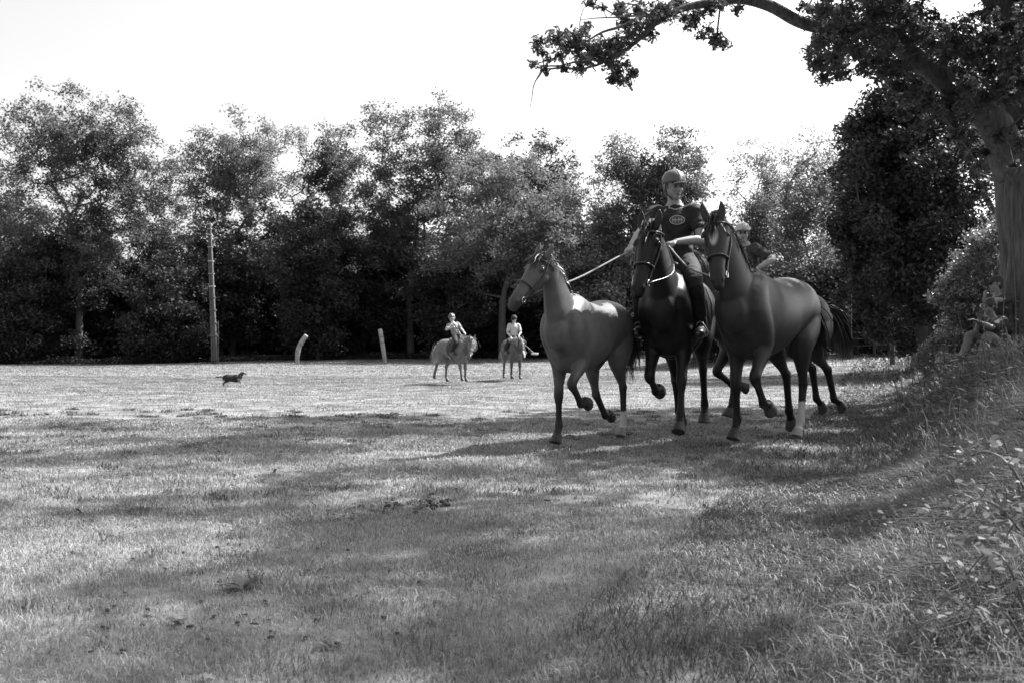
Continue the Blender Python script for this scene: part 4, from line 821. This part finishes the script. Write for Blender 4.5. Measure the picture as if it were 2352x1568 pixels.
    if cap:
        bm = bmesh.new(); bmesh.ops.create_uvsphere(bm, u_segments=24, v_segments=14, radius=1)
        for v_ in bm.verts:
            x, y, z = v_.co; z = max(z, -.1); v_.co = q(-.012 + x * .104, y * .084, .045 + z * .085)
        obj('cap', bm, M[cap], root); bm = bmesh.new(); rows = [[bm.verts.new(q(-.01 + math.cos(t) * .10 * r_, math.sin(t) * .082 * (1 if r_ == 1 else .9), .038 - (r_ - 1) * .03)) for t in np.linspace(-.9, .9, 11)] for r_ in (1.0, 1.75)]
        for j in range(10): bm.faces.new((rows[0][j], rows[0][j + 1], rows[1][j + 1], rows[1][j]))
        bmesh.ops.solidify(bm, geom=bm.faces[:], thickness=.005); obj('cap_peak', bm, M[cap], root)
    return dict(root=root, base=base, shirt=shirt_o, sd=sd, P=P, Rm=Rm)
def folds(me, amp, fr, seed):
    co = co_of(me); no = np.array([v.normal[:] for v in me.vertices]); x, y, z = co.T * fr
    w_ = np.sin(3.1 * z + 2.2 * np.sin(1.7 * x + seed) + 1.3 * y) + .7 * np.sin(4.3 * x - 3.7 * z + 1.9 * np.sin(2.3 * y + seed)) + .5 * np.sin(6.1 * y + 5.3 * z + seed)
    me.vertices.foreach_set('co', (co + no * (amp * np.abs(w_)[:, None] * .8)).astype(np.float32).ravel()); me.update()
def rider_joints(H, s, lean=0, sidelean=0, hands=None, look=None, headup=(0, 0, 1), twist=0, pelx=.0, kneey=.27):
    """seated on the horse H; every joint in world space"""
    rz = H['rz']; O = H['seat']; rot = Matrix.Rotation(rz, 3, 'Z'); sp = H['s'] / 1.0
    L = lambda x, y, z: O + rot @ V((x * s, y * s, z * s))
    tw = Matrix.Rotation(twist, 3, 'Z'); 
    def T(x, y, z):
        v = V((x, y, z - .08)); v = Matrix.Rotation(lean, 3, 'Y') @ v; v = Matrix.Rotation(-sidelean, 3, 'X') @ v; v = tw @ v; v.z += .08; return L(v.x + pelx, v.y, v.z)
    J = dict(pel=L(pelx, 0, .09), wai=T(0, 0, .27), che=T(0, 0, .45), nek=T(0, 0, .585), sh=[T(0, .175, .515), T(0, -.175, .515)])
    lk = V(look).normalized() if look else rot @ V((1, 0, -.1)); J['hf'] = lk; J['hu'] = headup
    J['head'] = T(.02, 0, .732)
    ky = kneey / s * (.95 if H['fat'] == 1 else H['s'] * 1.12); J['hip'] = [L(pelx, .10, .07), L(pelx, -.10, .07)]; J['kn'] = [L(.36, ky, -.12), L(.36, -ky, -.12)]; J['an'] = [L(.18, ky * 1.14, -.49), L(.18, -ky * 1.14, -.49)]; J['toe'] = [L(.36, ky * 1.16, -.52), L(.36, -ky * 1.16, -.52)]
    J['el'] = [None, None]; J['wr'] = [None, None]; J['hand'] = [None, None]
    for i in (0, 1):
        tg = V(hands[i][0]); pole = rot @ V(hands[i][1]); e, w_ = ik(J['sh'][i], tg, .29 * s, .26 * s, pole); J['el'][i] = e; J['wr'][i] = w_; dr = (w_ - e).normalized(); J['hand'][i] = w_ + (dr + V(hands[i][2]) * .5).normalized() * .1
    return J, L
# tall rider in black on the near black horse
s = 1.13
J, L = rider_joints(hB, s, lean=.03, hands=None or [(W(1552, 556, 9.35), (-.4, .8, -.4), (0, 0, -.2)), (W(1436, 585, 9.25), (-.3, -.6, -.6), (0, 0, -.2))], look=(.34, -.92, -.14))
pB = person('tall person in a black t-shirt with an oval chest badge riding the near black horse', J, s, 'riders', shirt='black_cloth', helmet=('helmetgrey', 'helmetdark', 1), tone=.22, curl=(.95, .95), pn=((0, 0, -1), (.3, 0, -1)), pants='black_cloth', sleeve=.62)
# sleeve-side detail: the oval badge, laid on the cloth of the shirt
sb = pB['shirt']; bv = BVHTree.FromPolygons([v.co[:] for v in sb.data.vertices], [p.vertices[:] for p in sb.data.polygons])
fw = Matrix.Rotation(hB['rz'], 3, 'Z') @ V((1, 0, 0)); lf = V((0, 0, 1)).cross(fw); cb = pB['P']['che'] + lf * .05 + V((0, 0, -.02))
def onto(a, z, off):
    o = cb + lf * a + V((0, 0, z)) + fw * .5; h = bv.ray_cast(o, -fw); return (h[0] if h[0] is not None else cb + fw * .13) + fw * off
bg_ = thing('chest_badge', None, None); bg_.parent = pB['root']
bm = bmesh.new(); rr = [[bm.verts.new(onto(  .070 * q * math.cos(t), .043 * q * math.sin(t), .004)) for t in np.linspace(0, 2 * PI, 33)[:-1]] for q in (.05, .5, .93)]
for a, b_ in zip(rr, rr[1:]):
    for j in range(32): bm.faces.new((a[j], a[(j + 1) % 32], b_[(j + 1) % 32], b_[j]))
bm.faces.new(rr[0]); obj('badge_field', bm, M['badge'], bg_)
bm = bmesh.new()
def bar(a0, z0, a1, z1, w_):
    n_ = 6; d_ = V((a1 - a0, z1 - z0)).normalized(); nn = (-d_.y * w_, d_.x * w_); rw = []
    for i in range(n_ + 1):
        t = i / n_; a = a0 + (a1 - a0) * t; z = z0 + (z1 - z0) * t; rw.append((bm.verts.new(onto(a - nn[0], z - nn[1], .006)), bm.verts.new(onto(a + nn[0], z + nn[1], .006))))
    for a, b_ in zip(rw, rw[1:]): bm.faces.new((a[0], b_[0], b_[1], a[1]))
el_ = [(.070 * math.cos(t), .043 * math.sin(t)) for t in np.linspace(0, 2 * PI, 41)]
for a, b_ in zip(el_, el_[1:]): bar(a[0], a[1], b_[0], b_[1], .0028)
bar(-.048, 0, .05, 0, .003)
for x in (-.042, -.015, .017, .044): bar(x, -.025, x, .025, .0018)
obj('badge_print', bm, M['badgelight'], bg_)
def rope(label, pts, r=.011, name='lead_rope', m='rope', group='ropes held by the tall rider'):
    b_ = V(pts[0]); o = obj(name, tube([V(p) - b_ for p in pts], r, 8, 6), M[m]); o.location = b_; tag(o, label, 'rope', group); return o
bpy.context.view_layer.update()
hwB = [V(J['hand'][i]) for i in (0, 1)]
bA = hA['bit'][0] if (hA['bit'][0] - hwB[1]).length < (hA['bit'][1] - hwB[1]).length else hA['bit'][1]
nkA = hA['mw'] @ V((.86, .09, 1.52))
rope('taut pale rope from the rider to the small grey horse', [bA, bA.lerp(hwB[1], .5) + V((0, 0, -.05)), hwB[1] + V((0, 0, -.01)), hwB[1] + V((.03, .05, -.12))], .009)
bC = hC['bit'][0] if (hC['bit'][0] - hwB[0]).length < (hC['bit'][1] - hwB[0]).length else hC['bit'][1]
rope('slack rope from the rider to the big bay horse', [bC, bC.lerp(hwB[0], .5) + V((0, 0, -.07)), hwB[0]], .009)
def reins(H, hnds, label):
    b_ = H['bit'][0].copy(); m_ = (hnds[0] + hnds[1]) / 2; root = None
    for i in (0, 1):
        hpt = hnds[0] if (hnds[0] - H['bit'][i]).length < (hnds[1] - H['bit'][i]).length else hnds[1]
        p0, p1 = H['bit'][i], hnds[0]; md = p0.lerp(p1, .5) + V((0, 0, -.08 * H['s'])) + (H['mw'].to_3x3() @ V((0, (-1, 1)[i] * .13, 0)))
        inv = H['mw'].inverted(); obj('rein', tube([inv @ p0, inv @ md, inv @ p1], .008 / H['s'], 6, 6), M['leather'], H['root'])
reins(hB, [hwB[0], hwB[0]], '')
def stirrup(H, J, i):
    inv = H['mw'].inverted(); a = inv @ (V(J['an'][i]).lerp(V(J['toe'][i]), .55) + V((0, 0, -.055))); top = inv @ (V(J['kn'][i]).lerp(V(J['hip'][i]), .35) + V((0, 0, .02))); q = 1 if i == 0 else -1
    st = thing('stirrup', None, None); st.parent = H['root']
    w_ = .065 / H['s'] if H['s'] > .9 else .05 / H['s']; pts = [a + V((0, -w_, .0)), a + V((0, w_, .0)), a + V((0, w_ * .9, w_)), a + V((0, 0, w_ * 2.1)), a + V((0, -w_ * .9, w_)), a + V((0, -w_, 0))]
    obj('stirrup_iron', tube(pts, .008, 8, 3, (1, 0, 0)), M['iron'], st); obj('stirrup_leather', tube([a + V((0, 0, w_ * 2.1)), (a + top) / 2 + V((0, q * .05, 0)), V((.12, q * .30 * H['fat'], 1.28))], [(.014, .004)] * 3, 6, 4, (1, 0, 0)), M['leather'], st)
for i in (0, 1): stirrup(hB, J, i)
# rear rider
s = .92
hn = hD['mw'] @ V((.50, .10, 1.74)); hn2 = W(1738, 618, 11.5)
J, L = rider_joints(hD, s, lean=.20, pelx=.10, hands=[(hn2, (-.5, .7, -.3), (0, 0, -.2)), (hn, (-.5, -.7, -.3), (0, 0, -.2))], look=(-.15, -.95, -.12))
pD = person('person in a pale helmet and dark top riding behind the big bay horse', J, s, 'riders', shirt='dark_cloth', pants='grey_cloth', helmet=('helmetpale', 'helmetdark', 1), tone=.30, sleeve=.75)
reins(hD, [V(J['hand'][1])] * 2, ''); [stirrup(hD, J, i) for i in (0, 1)]
# children
s = .72
O = hE['seat']; J, L = rider_joints(hE, s, lean=-.34, sidelean=-.12, hands=[(hE['mw'] @ V((.62, .05, 1.66)), (-.3, .7, -.5), (0, 0, -.2)), (O + V((-.10, -.28, .27)), (-.7, -.5, -.4), (0, 0, .4))], look=(.50, -.84, -.22), headup=(-.08, 0, 1))
pE = person('child in a pale striped helmet leaning back on the fluffy maned pony', J, s, 'children on ponies', shirt='grey_cloth', pants='black_cloth', helmet=('helmetgrey', 'helmetpale', 2), tone=.38, hsz=1.12, longsleeve=False)
pc = pE; reins(hE, [V(J['hand'][0])] * 2, ''); [stirrup(hE, J, i) for i in (0, 1)]
def mallet(label, a, b_, r=.010):
    a = V(a); b_ = V(b_); root = thing('polo_mallet', label, 'mallet', a, 0, 'mallets carried by the children'); obj('cane', tube([V((0, 0, 0)), b_ - a], [r * 1.3, r * .8], 8), M['cane'], root)
    d_ = (b_ - a).normalized(); sd = d_.cross(V((0, 1, 0))).normalized(); sd = (sd * .55 + d_ * .8).normalized(); bm = bmesh.new(); loft(bm, [b_ - a - sd * .09, b_ - a + sd * .09], [.026, .026], (0, 1, 0), 12, 3, .4); obj('mallet_head', bm, M['canehead'], root)
    obj('grip', tube([-d_ * .07, d_ * .10], r * 1.7, 8), M['leather'], root)
mallet('mallet hanging down from the leaning child on the left pony', V(J['hand'][1]), V(J['hand'][1]) + V((.34, -.05, -.55)))
s = .70
O = hF['seat']; hr_ = hF['mw'] @ V((.34, -.16, 1.60)); hl_ = hF['mw'] @ V((.40, .12, 1.64))
J, L = rider_joints(hF, s, lean=.05, hands=[(hl_, (-.4, .7, -.4), (0, 0, -.2)), (hr_, (-.5, -.6, -.4), (0, 0, -.2))], look=(-.08, -.92, -.36))
pF = person('child in a black helmet and striped t-shirt on the brown pony', J, s, 'children on ponies', shirt='striped', pants='black_cloth', helmet=('helmetdark', 'helmetdark', 0), tone=.42, hsz=1.15)
reins(hF, [V(J['hand'][0])] * 2, ''); [stirrup(hF, J, i) for i in (0, 1)]
mallet('mallet held out low to the right of the brown pony', V(J['hand'][0]), W(1228, 812, 25.9))
# two people sitting at the foot of the oak
d = 15.0
def sit(label, pel, face, s, shirt, pants, hands, hd, look, cap=None, hair='hair', tone=.3, knees=None, curl=(.3, .3), pn=((0, 0, -1), (0, 0, -1)), lean=.15, boots='dark_cloth', perch=False):
    f = V(face).normalized(); l = V((0, 0, 1)).cross(f); u = V((0, 0, 1)); pel = V(pel)
    P = lambda a, b_, c: pel + (f * a + l * b_ + u * c) * s
    J = dict(pel=pel, wai=P(.03, 0, .18), che=P(lean * .8, 0, .36), nek=P(lean, 0, .50), head=P(lean + hd[0], hd[1], .66), sh=[P(lean * .9, .18, .45), P(lean * .9, -.18, .45)], hip=[P(.03, .1, 0), P(.03, -.1, 0)], hf=look, hu=(0, 0, 1), el=[0, 0], wr=[0, 0], hand=[0, 0])
    J['kn'] = [P(.40, .16, .22), P(.42, -.14, .24)] if knees is None else knees; J['an'] = [P(.62, .18, -.14), P(.66, -.12, -.14)] if not perch else [P(.34, .16, -.36), P(.36, -.14, -.36)]; J['toe'] = [J['an'][i] + (f * .2 - u * .03) * s for i in (0, 1)]
    if perch: J['kn'] = [P(.38, .16, .03), P(.40, -.14, .05)]
    for i in (0, 1):
        e, w_ = ik(J['sh'][i], hands[i], .29 * s, .26 * s, V((0, 0, -1)) + l * (.4 if i == 0 else -.4)); J['el'][i] = e; J['wr'][i] = w_; J['hand'][i] = w_ + (w_ - e).normalized() * .1
    g = G(pel.x, pel.y)
    return J, person(label, J, s, 'people sitting under the oak', shirt=shirt, pants=pants, boots=boots, cap=cap, hair=hair, tone=tone, curl=curl, pn=pn, root_loc=g)
pel = W(2298, 806, 15.0)
J, p1 = sit('person in a dark t-shirt sitting under the oak with arms held out and a wristband', pel, (-.93, -.35, 0), 1.0, 'dark_cloth', 'pale_cloth', [W(2244, 738, 14.6), W(2250, 732, 14.85)], (.06, 0), (-.95, -.1, -.18), hair='hair', tone=.16, curl=(.25, .25))
for q in (.03, .06):
    a = V(J['wr'][0]) - p1['base']; dr = (V(J['wr'][0]) - V(J['el'][0])).normalized(); c = a - dr * q; bm = bmesh.new(); loft(bm, [c - dr * .006, c + dr * .006], [.033, .033], (0, 1, 0), 14, 1, 0); obj('wristband', bm, M['leather'], p1['root'])
pel2 = W(2308, 752, 15.8)
J2, p2 = sit('person in a dark cap sitting behind the other one against the oak trunk', pel2, (-.9, -.4, 0), 1.03, 'dark_cloth', 'dark_cloth', [W(2268, 688, 15.2), W(2262, 800, 15.3)], (.05, 0), (-.97, -.1, -.12), cap='dark_cloth', tone=.2, curl=(.35, .3), perch=True)
hp = V(J2['hand'][0]); o = bmesh.new(); box(o, (0, 0, 0), (.008, .075, .15)); bmesh.ops.bevel(o, geom=o.edges[:], offset=.003, segments=2, affect='EDGES'); ph = obj('phone', o, M['phone']); ph.location = hp + V((-.02, 0, .05)); ph.rotation_euler = (0, R(12), R(15)); tag(ph, 'pale phone held up by the seated person in the cap', 'phone')
# ------------------------------------------------------------------ dog
base = G((535 - 1176) / F * 23, 23); root = thing('dog', 'small dark dog with pale chest running to the right over the grass', 'dog', base, R(4)); bm = bmesh.new()
loft(bm, [(-.20, 0, .20), (-.14, 0, .205), (-.02, 0, .195), (.10, 0, .195), (.17, 0, .21)], [(.04, .05), (.08, .085), (.078, .08), (.085, .098), (.05, .07)], (0, 1, 0), 14, 4, .7)
loft(bm, [(.13, 0, .22), (.19, 0, .275), (.215, 0, .31)], [(.045, .055), (.035, .042), (.03, .035)], (0, 1, 0), 12, 4, .5); ball(bm, (.225, 0, .32), (.042, .034, .034)); loft(bm, [(.24, 0, .315), (.285, 0, .300), (.315, 0, .292)], [(.024, .024), (.016, .017), (.012, .012)], (0, 1, 0), 10, 3, .6)
for sy, a, b_ in ((1, 30, 14), (-1, 48, 30)):
    p = V((.13, sy * .035, .17)); k_ = p + dirv(a) * .075; f_ = k_ + dirv(b_) * .07; loft(bm, [p + V((0, 0, .03)), p, k_, f_, f_ + V((.025, 0, -.005))], [.03, .024, .014, .012, .013], (0, 1, 0), 10, 3, .6)
for sy, a0, a, b_ in ((1, 10, -60, -30), (-1, -10, -50, -10)):
    p = V((-.15, sy * .035, .18)); k_ = p + dirv(a0) * .06; h_ = k_ + dirv(a) * .065; f_ = h_ + dirv(b_) * .055; loft(bm, [p + V((0, 0, .02)), p, k_, h_, f_, f_ + V((.02, 0, -.008))], [.035, .032, .022, .012, .011, .013], (0, 1, 0), 10, 3, .6)
loft(bm, [(-.20, 0, .225), (-.27, 0, .235), (-.34, 0, .228), (-.40, 0, .235)], [.016, .014, .013, .007], (0, 1, 0), 8, 3, .6)
me = remesh(bm, .006, 3, .5); co = co_of(me); T = np.where((co[:, 0] > .12) & (co[:, 2] < .19), .35, .028); T = np.where((co[:, 2] < .045), .35, T); T = np.where((co[:, 0] > .26) & (co[:, 2] < .305), .12, T); set_tone(me, T); link('body', me, M['coat'], root)
for q in (-1, 1):
    bm = bmesh.new(); loft(bm, [(.215, q * .03, .338), (.20, q * .048, .315), (.195, q * .05, .285)], [(.012, .02), (.009, .022), (.006, .012)], (0, 1, 0), 8, 3, .5); obj('ear', bm, M['hairdark'], root)
    bm = bmesh.new(); ball(bm, (.255, q * .022, .33), .006); obj('eye', bm, M['eye'], root)
rgd = np.random.default_rng(3); K = 500; co = co_of(me); no = np.array([v.normal[:] for v in me.vertices]); sel = rgd.choice(np.where(co[:, 2] > .12)[0], K)
link('fur', strands(co[sel].astype(float), (no[sel] * .5 + np.array([-1, 0, -.4])) / 1.2, rgd.uniform(.03, .075, K), .004, .3, rgd, 3), M['hairdark'], root)
bm = tube([V((.175 + .03 * math.sin(t) * 0, .042 * math.cos(t), .255 + .045 * math.sin(t))) for t in np.linspace(0, 2 * PI, 17)], .006, 6, 1, (1, 0, 0)); obj('collar', bm, M['padding'], root)
